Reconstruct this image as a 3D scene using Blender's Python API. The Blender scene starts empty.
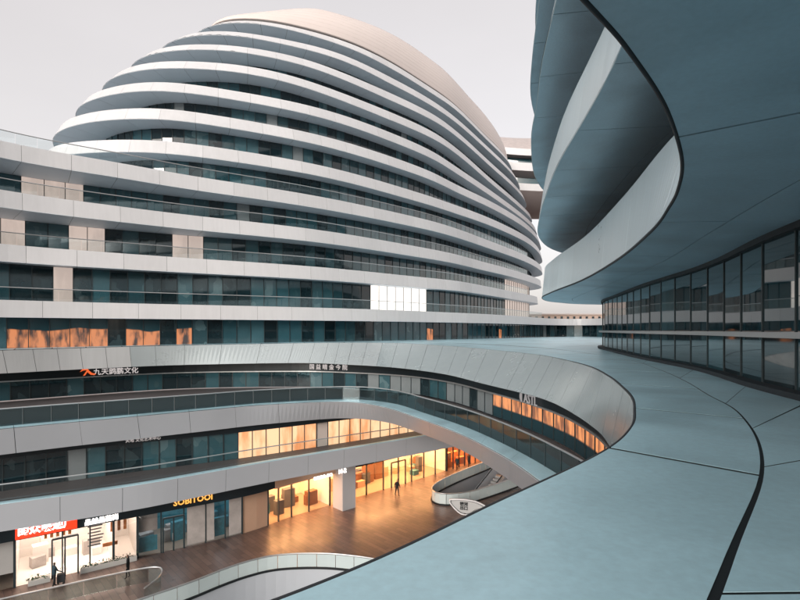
import bpy, bmesh, math, random
from mathutils import Vector, Matrix
from mathutils.geometry import tessellate_polygon
random.seed(7)
R = math.radians
scene = bpy.context.scene
col = scene.collection

# ------------------------------------------------------------------ camera
F, HZ = 500.0, 330.0            # focal length and horizon row in the 800x600 photograph; eye height is z = 0
GZ = -16.5                      # courtyard paving
cam = bpy.data.cameras.new('camera'); camo = bpy.data.objects.new('camera', cam); col.objects.link(camo)
cam.sensor_width = 36; cam.lens = 36 * F / 800; cam.shift_y = (HZ - 300) / 800
cam.clip_start = 0.05; cam.clip_end = 3000
camo.location = (0, 0, 0); camo.rotation_euler = (R(90), 0, 0); scene.camera = camo

# ------------------------------------------------------------------ sky and sun
SUN_EL, SUN_AZ = R(17), R(203)   # azimuth clockwise from +Y (the view direction): low, behind the camera
w = bpy.data.worlds.new('World'); scene.world = w; w.use_nodes = True
wn = w.node_tree.nodes; wl = w.node_tree.links; bg = wn['Background']
sky = wn.new('ShaderNodeTexSky'); sky.sky_type = 'NISHITA'; sky.sun_disc = False
sky.sun_elevation = SUN_EL; sky.sun_rotation = SUN_AZ; sky.dust_density = 4; sky.air_density = 1.0
hs = wn.new('ShaderNodeHueSaturation'); hs.inputs['Saturation'].default_value = 0.34
mx = wn.new('ShaderNodeMix'); mx.data_type = 'RGBA'; mx.inputs[0].default_value = 0.50
mx.inputs[7].default_value = (5.7, 5.25, 5.1, 1)
wtc = wn.new('ShaderNodeTexCoord'); wmp = wn.new('ShaderNodeMapping'); wmp.inputs['Scale'].default_value = (1, 1, 2.5); wl.new(wtc.outputs['Generated'], wmp.inputs[0])
wnz = wn.new('ShaderNodeTexNoise'); wnz.inputs['Scale'].default_value = 1.6; wnz.inputs['Detail'].default_value = 5; wl.new(wmp.outputs[0], wnz.inputs['Vector'])
wrg = wn.new('ShaderNodeMapRange'); wrg.inputs[3].default_value = 0.90; wrg.inputs[4].default_value = 1.10; wl.new(wnz.outputs[0], wrg.inputs[0])
wvm = wn.new('ShaderNodeVectorMath'); wvm.operation = 'SCALE'      # faint high haze
wl.new(sky.outputs[0], hs.inputs['Color']); wl.new(hs.outputs[0], mx.inputs[6]); wl.new(mx.outputs[2], wvm.inputs[0]); wl.new(wrg.outputs[0], wvm.inputs['Scale']); wl.new(wvm.outputs[0], bg.inputs[0])
bg.inputs[1].default_value = 0.1
sun = bpy.data.lights.new('sun', 'SUN'); sun.energy = 0.8; sun.angle = R(22); sun.color = (1.0, 0.90, 0.85)
suno = bpy.data.objects.new('sun', sun); col.objects.link(suno)
sd = Vector((math.sin(SUN_AZ) * math.cos(SUN_EL), math.cos(SUN_AZ) * math.cos(SUN_EL), math.sin(SUN_EL)))
suno.rotation_euler = sd.to_track_quat('Z', 'Y').to_euler(); suno.location = sd * 200
vs = scene.view_settings
vs.view_transform = 'Standard'; vs.look = 'None'; vs.exposure = 1.0; vs.gamma = 1.0; vs.use_curve_mapping = False
scene.render.engine = 'CYCLES'
scene.cycles.use_denoising = True; scene.cycles.max_bounces = 8; scene.cycles.transparent_max_bounces = 12
scene.cycles.sample_clamp_indirect = 6; scene.cycles.caustics_reflective = False; scene.cycles.caustics_refractive = False

# ------------------------------------------------------------------ materials
MATS = {}
def mat(name, c, rough=0.5, metal=0.0, spec=0.5, ior=1.45, noise=0.0, scale=1.0, bump=0.0, objvar=0.0, streak=0.0, coat=0.0, blotch=None, grime=0.0):
    m = bpy.data.materials.new(name); m.use_nodes = True; MATS[name] = m
    nt = m.node_tree; n = nt.nodes; l = nt.links; b = n['Principled BSDF']
    b.inputs['Base Color'].default_value = (*c, 1); b.inputs['Roughness'].default_value = rough
    b.inputs['Metallic'].default_value = metal; b.inputs['IOR'].default_value = ior
    b.inputs['Specular IOR Level'].default_value = spec; b.inputs['Coat Weight'].default_value = coat
    fac = None
    def mul(a, bb):
        x = n.new('ShaderNodeMath'); x.operation = 'MULTIPLY'; l.new(a, x.inputs[0])
        if isinstance(bb, float): x.inputs[1].default_value = bb
        else: l.new(bb, x.inputs[1])
        return x.outputs[0]
    def rng(src, lo, hi):
        x = n.new('ShaderNodeMapRange'); l.new(src, x.inputs[0]); x.inputs[3].default_value = lo; x.inputs[4].default_value = hi
        return x.outputs[0]
    if noise or bump or streak or blotch or grime:
        tc = n.new('ShaderNodeTexCoord')
    if noise:
        nz = n.new('ShaderNodeTexNoise'); nz.inputs['Scale'].default_value = scale; nz.inputs['Detail'].default_value = 8; nz.inputs['Roughness'].default_value = 0.62
        l.new(tc.outputs['Object'], nz.inputs['Vector']); fac = rng(nz.outputs[0], 1 - noise, 1 + noise)
        if rough > 0.16: l.new(rng(nz.outputs[0], rough - 0.1, min(1, rough + 0.12)), b.inputs['Roughness'])
    if streak:
        mp = n.new('ShaderNodeMapping'); mp.inputs['Scale'].default_value = (2.2, 2.2, 0.12); l.new(tc.outputs['Object'], mp.inputs[0])
        ns = n.new('ShaderNodeTexNoise'); ns.inputs['Scale'].default_value = 1.6; ns.inputs['Detail'].default_value = 6; l.new(mp.outputs[0], ns.inputs['Vector'])
        s = rng(ns.outputs[0], 1 - streak * 1.6, 1 + streak * 0.6); fac = mul(fac, s) if fac else s
    if grime:                              # dried water marks and dust, patches with their own shape
        ng = n.new('ShaderNodeTexNoise'); ng.inputs['Scale'].default_value = 0.22; ng.inputs['Detail'].default_value = 10; ng.inputs['Distortion'].default_value = 0.8; l.new(tc.outputs['Object'], ng.inputs['Vector'])
        cg = n.new('ShaderNodeValToRGB'); cg.color_ramp.elements[0].position = 0.46; cg.color_ramp.elements[1].position = 0.66; cg.color_ramp.elements[0].color = (1, 1, 1, 1); cg.color_ramp.elements[1].color = (1 - grime,) * 3 + (1,)
        l.new(ng.outputs[0], cg.inputs[0]); fac = mul(fac, cg.outputs[0]) if fac else cg.outputs[0]
        n5 = n.new('ShaderNodeTexNoise'); n5.inputs['Scale'].default_value = 14; n5.inputs['Detail'].default_value = 6; l.new(tc.outputs['Object'], n5.inputs['Vector'])
        fac = mul(fac, rng(n5.outputs[0], 1 - grime * 0.5, 1 + grime * 0.5))
    if objvar:
        oi = n.new('ShaderNodeObjectInfo'); v = rng(oi.outputs['Random'], 1 - objvar, 1 + objvar); fac = mul(fac, v) if fac else v
    if fac:
        vm = n.new('ShaderNodeVectorMath'); vm.operation = 'SCALE'; vm.inputs[0].default_value = c; l.new(fac, vm.inputs['Scale']); l.new(vm.outputs[0], b.inputs['Base Color'])
        if blotch:                         # lighter patches painted in for reflections and for rooms behind the glass
            mp2 = n.new('ShaderNodeMapping'); mp2.inputs['Scale'].default_value = (1.3, 1.3, 1.0); l.new(tc.outputs['Object'], mp2.inputs[0])
            n4 = n.new('ShaderNodeTexVoronoi'); n4.inputs['Scale'].default_value = 0.9; n4.distance = 'CHEBYCHEV'; l.new(mp2.outputs[0], n4.inputs['Vector'])
            n6 = n.new('ShaderNodeTexNoise'); n6.inputs['Scale'].default_value = 2.2; n6.inputs['Detail'].default_value = 4; l.new(mp2.outputs[0], n6.inputs['Vector'])
            sp = n.new('ShaderNodeSeparateColor'); l.new(n4.outputs['Color'], sp.inputs[0])
            c4 = n.new('ShaderNodeValToRGB'); c4.color_ramp.elements[0].position = 0.70; c4.color_ramp.elements[1].position = 1.0; l.new(mul(sp.outputs[0], rng(n6.outputs[0], 0.9, 1.1)), c4.inputs[0])
            mxc = n.new('ShaderNodeMix'); mxc.data_type = 'RGBA'; l.new(c4.outputs[0], mxc.inputs[0]); l.new(vm.outputs[0], mxc.inputs[6]); mxc.inputs[7].default_value = (*blotch, 1); l.new(mxc.outputs[2], b.inputs['Base Color'])
    if bump:
        nb = n.new('ShaderNodeTexNoise'); nb.inputs['Scale'].default_value = scale * 9; nb.inputs['Detail'].default_value = 5; l.new(tc.outputs['Object'], nb.inputs['Vector'])
        bp = n.new('ShaderNodeBump'); bp.inputs['Strength'].default_value = bump; bp.inputs['Distance'].default_value = 0.02
        l.new(nb.outputs[0], bp.inputs['Height']); l.new(bp.outputs[0], b.inputs['Normal'])
    return m
def emit(name, c, s, vary=0.0, scale=1.0, dark=(0.3, 0.12, 0.04), zcut=None):
    m = bpy.data.materials.new(name); m.use_nodes = True; MATS[name] = m
    nt = m.node_tree; n = nt.nodes; l = nt.links; b = n['Principled BSDF']
    b.inputs['Base Color'].default_value = (0.05, 0.04, 0.03, 1); b.inputs['Roughness'].default_value = 0.08
    b.inputs['Emission Color'].default_value = (*c, 1); b.inputs['Emission Strength'].default_value = s
    if vary:
        tc = n.new('ShaderNodeTexCoord'); mp = n.new('ShaderNodeMapping'); mp.inputs['Scale'].default_value = (1, 1, 0.3)
        l.new(tc.outputs['Object'], mp.inputs[0])
        nz = n.new('ShaderNodeTexNoise'); nz.inputs['Scale'].default_value = scale; nz.inputs['Detail'].default_value = 5; l.new(mp.outputs[0], nz.inputs['Vector'])
        cr = n.new('ShaderNodeValToRGB'); cr.color_ramp.elements[0].position = 0.5 - 0.14 * vary; cr.color_ramp.elements[1].position = 0.55
        cr.color_ramp.elements[0].color = (*[dark[i] * vary + c[i] * (1 - vary) for i in range(3)], 1); cr.color_ramp.elements[1].color = (*c, 1)
        l.new(nz.outputs[0], cr.inputs[0]); l.new(cr.outputs[0], b.inputs['Emission Color'])
        if zcut:                           # painted glow of reflected light, over only part of the pane's height
            sx = n.new('ShaderNodeSeparateXYZ'); l.new(tc.outputs['Object'], sx.inputs[0]); n3 = n.new('ShaderNodeTexNoise'); n3.inputs['Scale'].default_value = 0.35; l.new(tc.outputs['Object'], n3.inputs['Vector'])
            q = n.new('ShaderNodeMath'); q.operation = 'MULTIPLY_ADD'; q.inputs[1].default_value = zcut[2]; l.new(n3.outputs[0], q.inputs[0]); l.new(sx.outputs[2], q.inputs[2])
            r_ = n.new('ShaderNodeMapRange'); r_.inputs[1].default_value = zcut[0]; r_.inputs[2].default_value = zcut[1]; r_.inputs[3].default_value = 0.0; r_.inputs[4].default_value = s
            l.new(q.outputs[0], r_.inputs[0]); l.new(r_.outputs[0], b.inputs['Emission Strength']); b.inputs['Base Color'].default_value = (0.02, 0.06, 0.075, 1)
    return m
def clear_glass(name, tint=(0.75, 0.88, 0.9), refl=0.16, rough=0.02):
    m = bpy.data.materials.new(name); m.use_nodes = True; MATS[name] = m
    nt = m.node_tree; n = nt.nodes; l = nt.links; n.remove(n['Principled BSDF']); out = n['Material Output']
    t = n.new('ShaderNodeBsdfTransparent'); t.inputs[0].default_value = (*tint, 1)
    g = n.new('ShaderNodeBsdfGlossy'); g.inputs['Roughness'].default_value = rough; g.inputs[0].default_value = (0.9, 0.95, 0.95, 1)
    lw = n.new('ShaderNodeLayerWeight'); pw = n.new('ShaderNodeMath'); pw.operation = 'POWER'; pw.inputs[1].default_value = 5.0; l.new(lw.outputs['Facing'], pw.inputs[0])
    ad = n.new('ShaderNodeMath'); ad.operation = 'MULTIPLY_ADD'; ad.use_clamp = True; ad.inputs[1].default_value = 0.7 * (1 - refl); ad.inputs[2].default_value = refl
    l.new(pw.outputs[0], ad.inputs[0]); mxs = n.new('ShaderNodeMixShader'); l.new(ad.outputs[0], mxs.inputs[0])
    l.new(t.outputs[0], mxs.inputs[1]); l.new(g.outputs[0], mxs.inputs[2]); l.new(mxs.outputs[0], out.inputs[0])
    return m
mat('white_alu', (0.68, 0.685, 0.695), 0.36, noise=0.05, scale=0.6, objvar=0.045, streak=0.06)
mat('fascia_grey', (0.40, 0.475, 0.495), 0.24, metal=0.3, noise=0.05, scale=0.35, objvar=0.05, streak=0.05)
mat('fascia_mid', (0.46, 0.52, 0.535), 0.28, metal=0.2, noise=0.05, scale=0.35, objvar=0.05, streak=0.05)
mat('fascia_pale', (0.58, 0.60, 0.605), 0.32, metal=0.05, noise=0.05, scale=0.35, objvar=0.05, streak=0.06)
mat('grey_alu', (0.72, 0.865, 0.92), 0.30, metal=0.25, noise=0.05, scale=0.35, objvar=0.04, streak=0.05)
mat('ledge_alu', (0.50, 0.745, 0.825), 0.34, metal=0.25, noise=0.07, scale=0.9, objvar=0.06, grime=0.26, bump=0.03)
mat('soffit_dome', (0.68, 0.78, 0.86), 0.5, noise=0.05, scale=0.4, objvar=0.03)
mat('soffit_near', (0.47, 0.68, 0.80), 0.38, metal=0.3, grime=0.2, noise=0.10, scale=0.5, objvar=0.03, bump=0.04)
mat('joint', (0.05, 0.06, 0.065), 0.8)
mat('gutter_black', (0.006, 0.009, 0.011), 0.6)
mat('rubber', (0.02, 0.025, 0.03), 0.6, noise=0.2, scale=3)
mat('far_roof', (0.50, 0.44, 0.42), 0.5, noise=0.35, scale=0.8)
mat('far_under', (0.36, 0.31, 0.30), 0.5, noise=0.1, scale=0.4)
mat('roof_skin', (0.74, 0.66, 0.62), 0.42, noise=0.04, scale=0.3)
mat('mullion', (0.03, 0.045, 0.05), 0.45)
mat('rail_steel', (0.55, 0.56, 0.56), 0.3, metal=0.7)
mat('sill_alu', (0.42, 0.43, 0.43), 0.4)
mat('glass_dark', (0.008, 0.022, 0.028), 0.04, ior=1.7, noise=0.25, scale=0.5, objvar=0.3, blotch=(0.03, 0.055, 0.063))
mat('glass_teal', (0.028, 0.085, 0.105), 0.05, ior=1.7, noise=0.35, scale=0.6, objvar=0.3, blotch=(0.05, 0.11, 0.125))
mat('glass_blue', (0.04, 0.10, 0.12), 0.08, ior=1.7, noise=0.3, scale=0.7, objvar=0.3, blotch=(0.11, 0.19, 0.21))
mat('glass_blind', (0.20, 0.23, 0.24), 0.15, ior=1.6, noise=0.2, scale=0.6, objvar=0.25)
emit('glass_sky_glow', (1.0, 0.80, 0.70), 0.30, 0.4, 0.7, (0.6, 0.5, 0.45))  # painted glow of sunset sky mirrored in the panes
mat('glass_near', (0.016, 0.045, 0.056), 0.015, ior=1.75, noise=0.25, scale=0.4, objvar=0.2)
mat('sign_band', (0.012, 0.02, 0.025), 0.3)
mat('cream_panel', (0.68, 0.60, 0.55), 0.4, noise=0.05, scale=0.6)
mat('pillar_clad', (0.46, 0.47, 0.48), 0.4, noise=0.05, scale=0.8)
mat('tan_clad', (0.55, 0.36, 0.25), 0.5, noise=0.1, scale=0.8)
mat('shop_white', (0.82, 0.78, 0.74), 0.6)
mat('shop_floor', (0.35, 0.28, 0.22), 0.35)
mat('shop_wood', (0.22, 0.10, 0.05), 0.5, noise=0.3, scale=2)
mat('slab_pale', (0.50, 0.53, 0.55), 0.6, noise=0.1, scale=0.5)
mat('terrace_floor', (0.11, 0.10, 0.10), 0.6, noise=0.2, scale=0.7)
mat('planter_leaf', (0.05, 0.09, 0.05), 0.7, noise=0.3, scale=6)
mat('planter_box', (0.5, 0.5, 0.48), 0.6)
mat('poster_teal', (0.05, 0.22, 0.28), 0.4, noise=0.8, scale=1.6)
mat('poster_grey', (0.42, 0.39, 0.37), 0.4, noise=0.45, scale=1.2)
mat('poster_orange', (0.7, 0.25, 0.08), 0.5, noise=0.4, scale=3)
mat('poster_ink', (0.10, 0.11, 0.13), 0.5)
mat('shutter_grey', (0.42, 0.42, 0.41), 0.6, noise=0.06, scale=2)
mat('white_smooth', (0.44, 0.47, 0.505), 0.35, noise=0.04, scale=0.5)
mat('lower_floor', (0.16, 0.18, 0.19), 0.5, noise=0.2, scale=1)
mat('far_stone', (0.62, 0.48, 0.40), 0.7, noise=0.12, scale=0.2)
emit('logo_red', (1.0, 0.16, 0.04), 0.45)  # emission added so the emblem shows up on the dark band
mat('skin', (0.42, 0.26, 0.19), 0.6)
mat('hair', (0.015, 0.012, 0.012), 0.7)
for nm, c in (('navy', (0.02, 0.045, 0.06)), ('black', (0.012, 0.014, 0.016)), ('charcoal', (0.035, 0.038, 0.042)), ('brown', (0.06, 0.035, 0.025)), ('teal', (0.03, 0.12, 0.14))):
    mat('cloth_' + nm, c, 0.85, noise=0.2, scale=6)
emit('lit_warm', (1.0, 0.60, 0.34), 0.66, 0.85, 0.8, (0.72, 0.22, 0.06))
emit('glow_orange', (1.0, 0.36, 0.12), 0.5, 0.9, 2.2, (0.22, 0.07, 0.03), (-5.25, -5.15, 0.15))  # emission painted in for orange reflections in the glass
emit('glow_amber', (0.9, 0.30, 0.10), 0.4, 0.95, 1.8, (0.05, 0.015, 0.008), (0.50, 0.40, 0.9))  # painted glow for reflected shop light and lit rooms
emit('lit_white', (1.0, 0.90, 0.82), 0.95, 0.35, 1.2, (0.5, 0.5, 0.5))
emit('lamp_warm', (1.0, 0.47, 0.18), 24.0)
emit('lamp_white', (1.0, 0.82, 0.70), 9.0)
emit('lamp_cool', (0.9, 0.95, 1.0), 3.0)
emit('sign_red', (1.0, 0.03, 0.004), 0.9)
emit('sign_white', (1.0, 0.93, 0.88), 1.5)
emit('sign_gold', (1.0, 0.42, 0.08), 0.75)
emit('sign_dim', (0.75, 0.68, 0.66), 0.42)
emit('sign_faint', (0.7, 0.66, 0.66), 0.22)
emit('sign_cyan', (0.10, 0.42, 0.52), 0.45)
clear_glass('clear_glass', (0.95, 0.95, 0.95), 0.08); clear_glass('rail_glass', (0.95, 0.975, 0.975), 0.04)
clear_glass('gallery_glass', (0.50, 0.64, 0.67), 0.05, 0.06)
clear_glass('balustrade_glass', (0.84, 0.91, 0.91), 0.10)

def paving():
    m = bpy.data.materials.new('paving'); m.use_nodes = True; MATS['paving'] = m
    n = m.node_tree.nodes; l = m.node_tree.links; b = n['Principled BSDF']
    tc = n.new('ShaderNodeTexCoord'); mp = n.new('ShaderNodeMapping'); mp.inputs['Rotation'].default_value = (0, 0, R(47)); l.new(tc.outputs['Object'], mp.inputs[0])
    br = n.new('ShaderNodeTexBrick'); br.inputs['Scale'].default_value = 1.0; br.inputs['Brick Width'].default_value = 1.2; br.inputs['Row Height'].default_value = 0.4
    br.inputs['Mortar Size'].default_value = 0.012; br.inputs['Color1'].default_value = (0.115, 0.072, 0.058, 1); br.inputs['Color2'].default_value = (0.185, 0.12, 0.096, 1)
    br.inputs['Mortar'].default_value = (0.05, 0.04, 0.037, 1); l.new(mp.outputs[0], br.inputs['Vector'])
    nz = n.new('ShaderNodeTexNoise'); nz.inputs['Scale'].default_value = 0.35; nz.inputs['Detail'].default_value = 8; l.new(tc.outputs['Object'], nz.inputs['Vector'])
    rg = n.new('ShaderNodeMapRange'); rg.inputs[3].default_value = 0.65; rg.inputs[4].default_value = 1.4; l.new(nz.outputs[0], rg.inputs[0])
    vm = n.new('ShaderNodeVectorMath'); vm.operation = 'SCALE'; l.new(br.outputs[0], vm.inputs[0]); l.new(rg.outputs[0], vm.inputs['Scale']); l.new(vm.outputs[0], b.inputs['Base Color'])
    r2 = n.new('ShaderNodeMapRange'); r2.inputs[3].default_value = 0.18; r2.inputs[4].default_value = 0.5; l.new(nz.outputs[0], r2.inputs[0]); l.new(r2.outputs[0], b.inputs['Roughness'])
    bp = n.new('ShaderNodeBump'); bp.inputs['Strength'].default_value = 0.4; bp.inputs['Distance'].default_value = 0.01; l.new(br.outputs['Fac'], bp.inputs['Height']); bp.invert = True; l.new(bp.outputs[0], b.inputs['Normal'])
paving()

# ------------------------------------------------------------------ object helpers
def tag(o, label=None, cat=None, group=None, kind=None):
    if label: o['label'] = label
    if cat: o['category'] = cat
    if group: o['group'] = group
    if kind: o['kind'] = kind
    return o
def thing(name, label, cat, loc=(0, 0, 0), group=None):
    o = bpy.data.objects.new(name, None); col.objects.link(o); o.location = loc; o.empty_display_size = 0.2
    return tag(o, label, cat, group)
def mesh_obj(name, verts, faces, m, parent=None, smooth=False, mats=None, fm=None):
    me = bpy.data.meshes.new(name); me.from_pydata([tuple(v) for v in verts], [], faces)
    for x in (mats or [m]): me.materials.append(MATS[x])
    if fm: me.polygons.foreach_set('material_index', fm)
    if smooth: me.polygons.foreach_set('use_smooth', [True] * len(me.polygons))
    me.update()
    o = bpy.data.objects.new(name, me); col.objects.link(o)
    if parent:
        o.parent = parent
        p = Vector((0, 0, 0)); q = parent
        while q: p += q.location; q = q.parent
        o.location = -p                       # vertices are written in world space; parents are never rotated here
    return o
class MB:
    def __init__(s): s.v = []; s.f = []
    def add(s, v, f):
        k = len(s.v); s.v += [tuple(x) for x in v]; s.f += [tuple(i + k for i in q) for q in f]; return s
    def box(s, c, size, rz=0.0):
        x, y, z = size; ca, sa = math.cos(rz), math.sin(rz); v = []
        for a in (-.5, .5):
            for b in (-.5, .5):
                for d in (-.5, .5):
                    px, py = a * x, b * y; v.append((c[0] + px * ca - py * sa, c[1] + px * sa + py * ca, c[2] + d * z))
        return s.add(v, [(0, 1, 3, 2), (4, 6, 7, 5), (0, 4, 5, 1), (2, 3, 7, 6), (0, 2, 6, 4), (1, 5, 7, 3)])
    def tube(s, pts, r, k=6, r2=None):
        rings = []; n = len(pts); P = [Vector(p) for p in pts]
        for i in range(n):
            t = (P[min(i + 1, n - 1)] - P[max(i - 1, 0)]).normalized()
            up = Vector((0, 0, 1)) if abs(t.z) < 0.95 else Vector((1, 0, 0))
            a = t.cross(up).normalized(); b = a.cross(t).normalized(); rr = r if r2 is None else r + (r2 - r) * i / (n - 1)
            rings.append([P[i] + (a * math.cos(2 * math.pi * j / k) + b * math.sin(2 * math.pi * j / k)) * rr for j in range(k)])
        v = [p for q in rings for p in q]; f = []
        for i in range(n - 1):
            for j in range(k):
                j2 = (j + 1) % k; f.append((i * k + j, i * k + j2, (i + 1) * k + j2, (i + 1) * k + j))
        f.append(tuple(range(k - 1, -1, -1))); f.append(tuple((n - 1) * k + j for j in range(k)))
        return s.add(v, f)
    def build(s, name, m, parent=None, smooth=False): return mesh_obj(name, s.v, s.f, m, parent, smooth)

def P2(x, y, z): D = z * F / (HZ - y); return ((x - 400) / F * D, D)
def PD(x, D): return ((x - 400) / F * D, D)
def project(v): return (400 + F * v[0] / v[1], HZ - F * v[2] / v[1]) if v[1] > 0.3 else None

# pieces (panels, panes) wait here; at the end the 300 of a kind that show largest become objects, the rest is joined
REG = []
def piece(root, pname, parent, v, f, m, nrm): REG.append((root, pname, parent, v, f, m, nrm))
def flush():
    groups = {}
    for q in REG: groups.setdefault((q[0].name, q[1]), []).append(q)
    for (rn, pname), L in groups.items():
        sc = []
        for q in L:
            root, pn, parent, v, f, m, nrm = q
            pr = [project(x) for x in v]; area = 0
            if all(pr):
                x0 = max(0, min(p[0] for p in pr)); x1 = min(800, max(p[0] for p in pr)); y0 = max(0, min(p[1] for p in pr)); y1 = min(600, max(p[1] for p in pr))
                c = Vector(v[0]); facing = nrm is None or c.dot(nrm) < 0
                if facing and x1 > x0 and y1 > y0 and max(x1 - x0, y1 - y0) >= 9: area = (x1 - x0) * (y1 - y0)
            elif any(pr) : area = 500
            sc.append(area)
        order = sorted(range(len(L)), key=lambda i: -sc[i]); keep = set(i for i in order[:298] if sc[i] > 0)
        rest = MB(); fm = []; mats = []
        for i, q in enumerate(L):
            root, pn, parent, v, f, m, nrm = q
            if i in keep: mesh_obj(pname, v, f, m, parent)
            else:
                if m not in mats: mats.append(m)
                rest.add(v, f); fm += [mats.index(m)] * len(f)
        if rest.v:
            o = mesh_obj(pname, rest.v, rest.f, None, L[0][0], mats=mats, fm=fm); tag(o, kind='stuff')

# ------------------------------------------------------------------ curves
def cr(p0, p1, p2, p3, t):
    t2, t3 = t * t, t * t * t
    return tuple(0.5 * (2 * b + (c - a) * t + (2 * a - 5 * b + 4 * c - d) * t2 + (3 * b - a - 3 * c + d) * t3) for a, b, c, d in zip(p0, p1, p2, p3))
class Curve:
    """Catmull-Rom through control points; u runs over control indices so paired curves stay paired."""
    def __init__(s, pts, z=None):
        s.p = [tuple(q) if len(q) == 3 else (q[0], q[1], z) for q in pts]; s.n = len(s.p)
        s.lu = [0.0]; prev = s.at(0); K = 24; s.us = [0.0]
        for i in range(1, (s.n - 1) * K + 1):
            u = i / K; q = s.at(u); s.lu.append(s.lu[-1] + math.dist(q, prev)); s.us.append(u); prev = q
        s.len = s.lu[-1]
    def at(s, u):
        i = min(max(int(u), 0), s.n - 2); t = u - i; g = lambda k: s.p[min(max(k, 0), s.n - 1)]
        a, b, c, d = g(i - 1), g(i), g(i + 1), g(i + 2)
        if i == 0: a = tuple(2 * x - y for x, y in zip(b, c))
        if i == s.n - 2: d = tuple(2 * y - x for x, y in zip(b, c))
        return cr(a, b, c, d, t)
    def u_of(s, L):
        lo, hi = 0, len(s.lu) - 1
        L = min(max(L, 0), s.len)
        while hi - lo > 1:
            m = (lo + hi) // 2
            if s.lu[m] <= L: lo = m
            else: hi = m
        d = s.lu[hi] - s.lu[lo]; return s.us[lo] + (s.us[hi] - s.us[lo]) * ((L - s.lu[lo]) / d if d > 0 else 0)
    def breaks(s, step, start=0.0):
        n = max(1, round(s.len / step)); return [s.u_of(s.len * i / n) for i in range(n + 1)]
    def u_px(s, x):                       # where the curve crosses picture column x (first crossing)
        prev = None
        for u in s.us:
            q = s.at(u)
            if q[1] < 1: prev = None; continue
            d = q[0] / q[1] - (x - 400) / F
            if prev is not None and prev[1] * d <= 0: return prev[0] + (u - prev[0]) * abs(prev[1]) / (abs(prev[1]) + abs(d) + 1e-9)
            prev = (u, d)
        return s.us[-1]
def zshift(C, dz): return Curve([(x, y, z + dz) for x, y, z in C.p])
def zset(C, z): return Curve([(x, y, z) for x, y, _ in C.p])
def left_normals(P):
    n = len(P); out = []
    for i in range(n):
        a, b = P[max(i - 1, 0)], P[min(i + 1, n - 1)]; dx, dy = b[0] - a[0], b[1] - a[1]; L = math.hypot(dx, dy) or 1; out.append((-dy / L, dx / L))
    return out
def offset(C, d):                         # positive = to the left of the direction of travel
    N = left_normals([C.at(i) for i in range(C.n)]) if C.n > 2 else None
    N = []
    for i in range(C.n):
        a, b = C.at(max(i - 0.05, 0)), C.at(min(i + 0.05, C.n - 1)); dx, dy = b[0] - a[0], b[1] - a[1]; L = math.hypot(dx, dy) or 1; N.append((-dy / L, dx / L))
    dd = d if callable(d) else (lambda i: d)
    return Curve([(p[0] + N[i][0] * dd(i), p[1] + N[i][1] * dd(i), p[2]) for i, p in enumerate(C.p)])
def closed_loop(ctrl, n, z, sm=3.0):
    """closed plan loop, evenly resampled and lightly smoothed -> list of (x, y)"""
    m = len(ctrl); d = []
    for i in range(m):
        g = lambda k: ctrl[k % m]
        for j in range(16): d.append(cr(g(i - 1), g(i), g(i + 1), g(i + 2), j / 16))
    L = [0]
    for i in range(len(d)): L.append(L[-1] + math.dist(d[i], d[(i + 1) % len(d)]))
    out = []; k = 0
    for i in range(n):
        t = L[-1] * i / n
        while L[k + 1] < t: k += 1
        a, b = d[k], d[(k + 1) % len(d)]; s = (t - L[k]) / max(1e-9, L[k + 1] - L[k]); out.append((a[0] + (b[0] - a[0]) * s, a[1] + (b[1] - a[1]) * s))
    r = max(1, round(sm / (L[-1] / n)))
    for _ in range(2):
        out = [(sum(out[(i + j) % n][0] for j in range(-r, r + 1)) / (2 * r + 1), sum(out[(i + j) % n][1] for j in range(-r, r + 1)) / (2 * r + 1)) for i in range(n)]
    return out, L[-1]

# ------------------------------------------------------------------ surface builders on polylines A, B of equal length
def sheet(A, B):
    n = len(A); return [tuple(p) for p in A] + [tuple(p) for p in B], [(i, i + 1, n + i + 1, n + i) for i in range(n - 1)]
def solid(A, B, th):
    """a panel between polylines A and B, thickened by th on its back side"""
    n = len(A); A = [Vector(p) for p in A]; B = [Vector(p) for p in B]
    nr = Vector((0, 0, 0))
    for i in range(n - 1): nr += (A[i + 1] - A[i]).cross(B[i] - A[i])
    nr.normalize(); bk = [p - nr * th for p in A + B]; v = A + B + bk; m = 2 * n
    f = [(i, i + 1, n + i + 1, n + i) for i in range(n - 1)] + [(m + i + 1, m + i, m + n + i, m + n + i + 1) for i in range(n - 1)]
    f += [(i + 1, i, m + i, m + i + 1) for i in range(n - 1)] + [(n + i, n + i + 1, m + n + i + 1, m + n + i) for i in range(n - 1)]
    f += [(0, n, m + n, m), (n - 1, m + n - 1, m + 2 * n - 1, 2 * n - 1)]
    return [tuple(p) for p in v], f, nr
def lerp(a, b, t): return tuple(x + (y - x) * t for x, y in zip(a, b))
def strip(root, pname, parent, fa, fb, brk, gap, m, th=0.04, seg=3, flip=False, inset=0.0, skip=None):
    """panels between curve functions fa(u), fb(u) at the breaks brk (in u); gap in metres between neighbours"""
    for k in range(len(brk) - 1):
        u0, u1 = brk[k], brk[k + 1]; mm = m(k, u0, u1) if callable(m) else m
        if mm is None: continue
        L = math.dist(fa(u0), fa(u1)) or 0.01; g = min(0.4, gap / L / 2); us = [u0 + (u1 - u0) * (g + (1 - 2 * g) * i / seg) for i in range(seg + 1)]
        A = [fa(u) for u in us]; B = [fb(u) for u in us]
        if inset:
            A2 = []; B2 = []
            for a, b in zip(A, B):
                h = math.dist(a, b) or 1; A2.append(lerp(a, b, inset / h)); B2.append(lerp(b, a, inset / h))
            A, B = A2, B2
        if flip: A, B = B, A
        v, f, nr = solid(A, B, th); piece(root, pname, parent, v, f, mm, nr)
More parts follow.
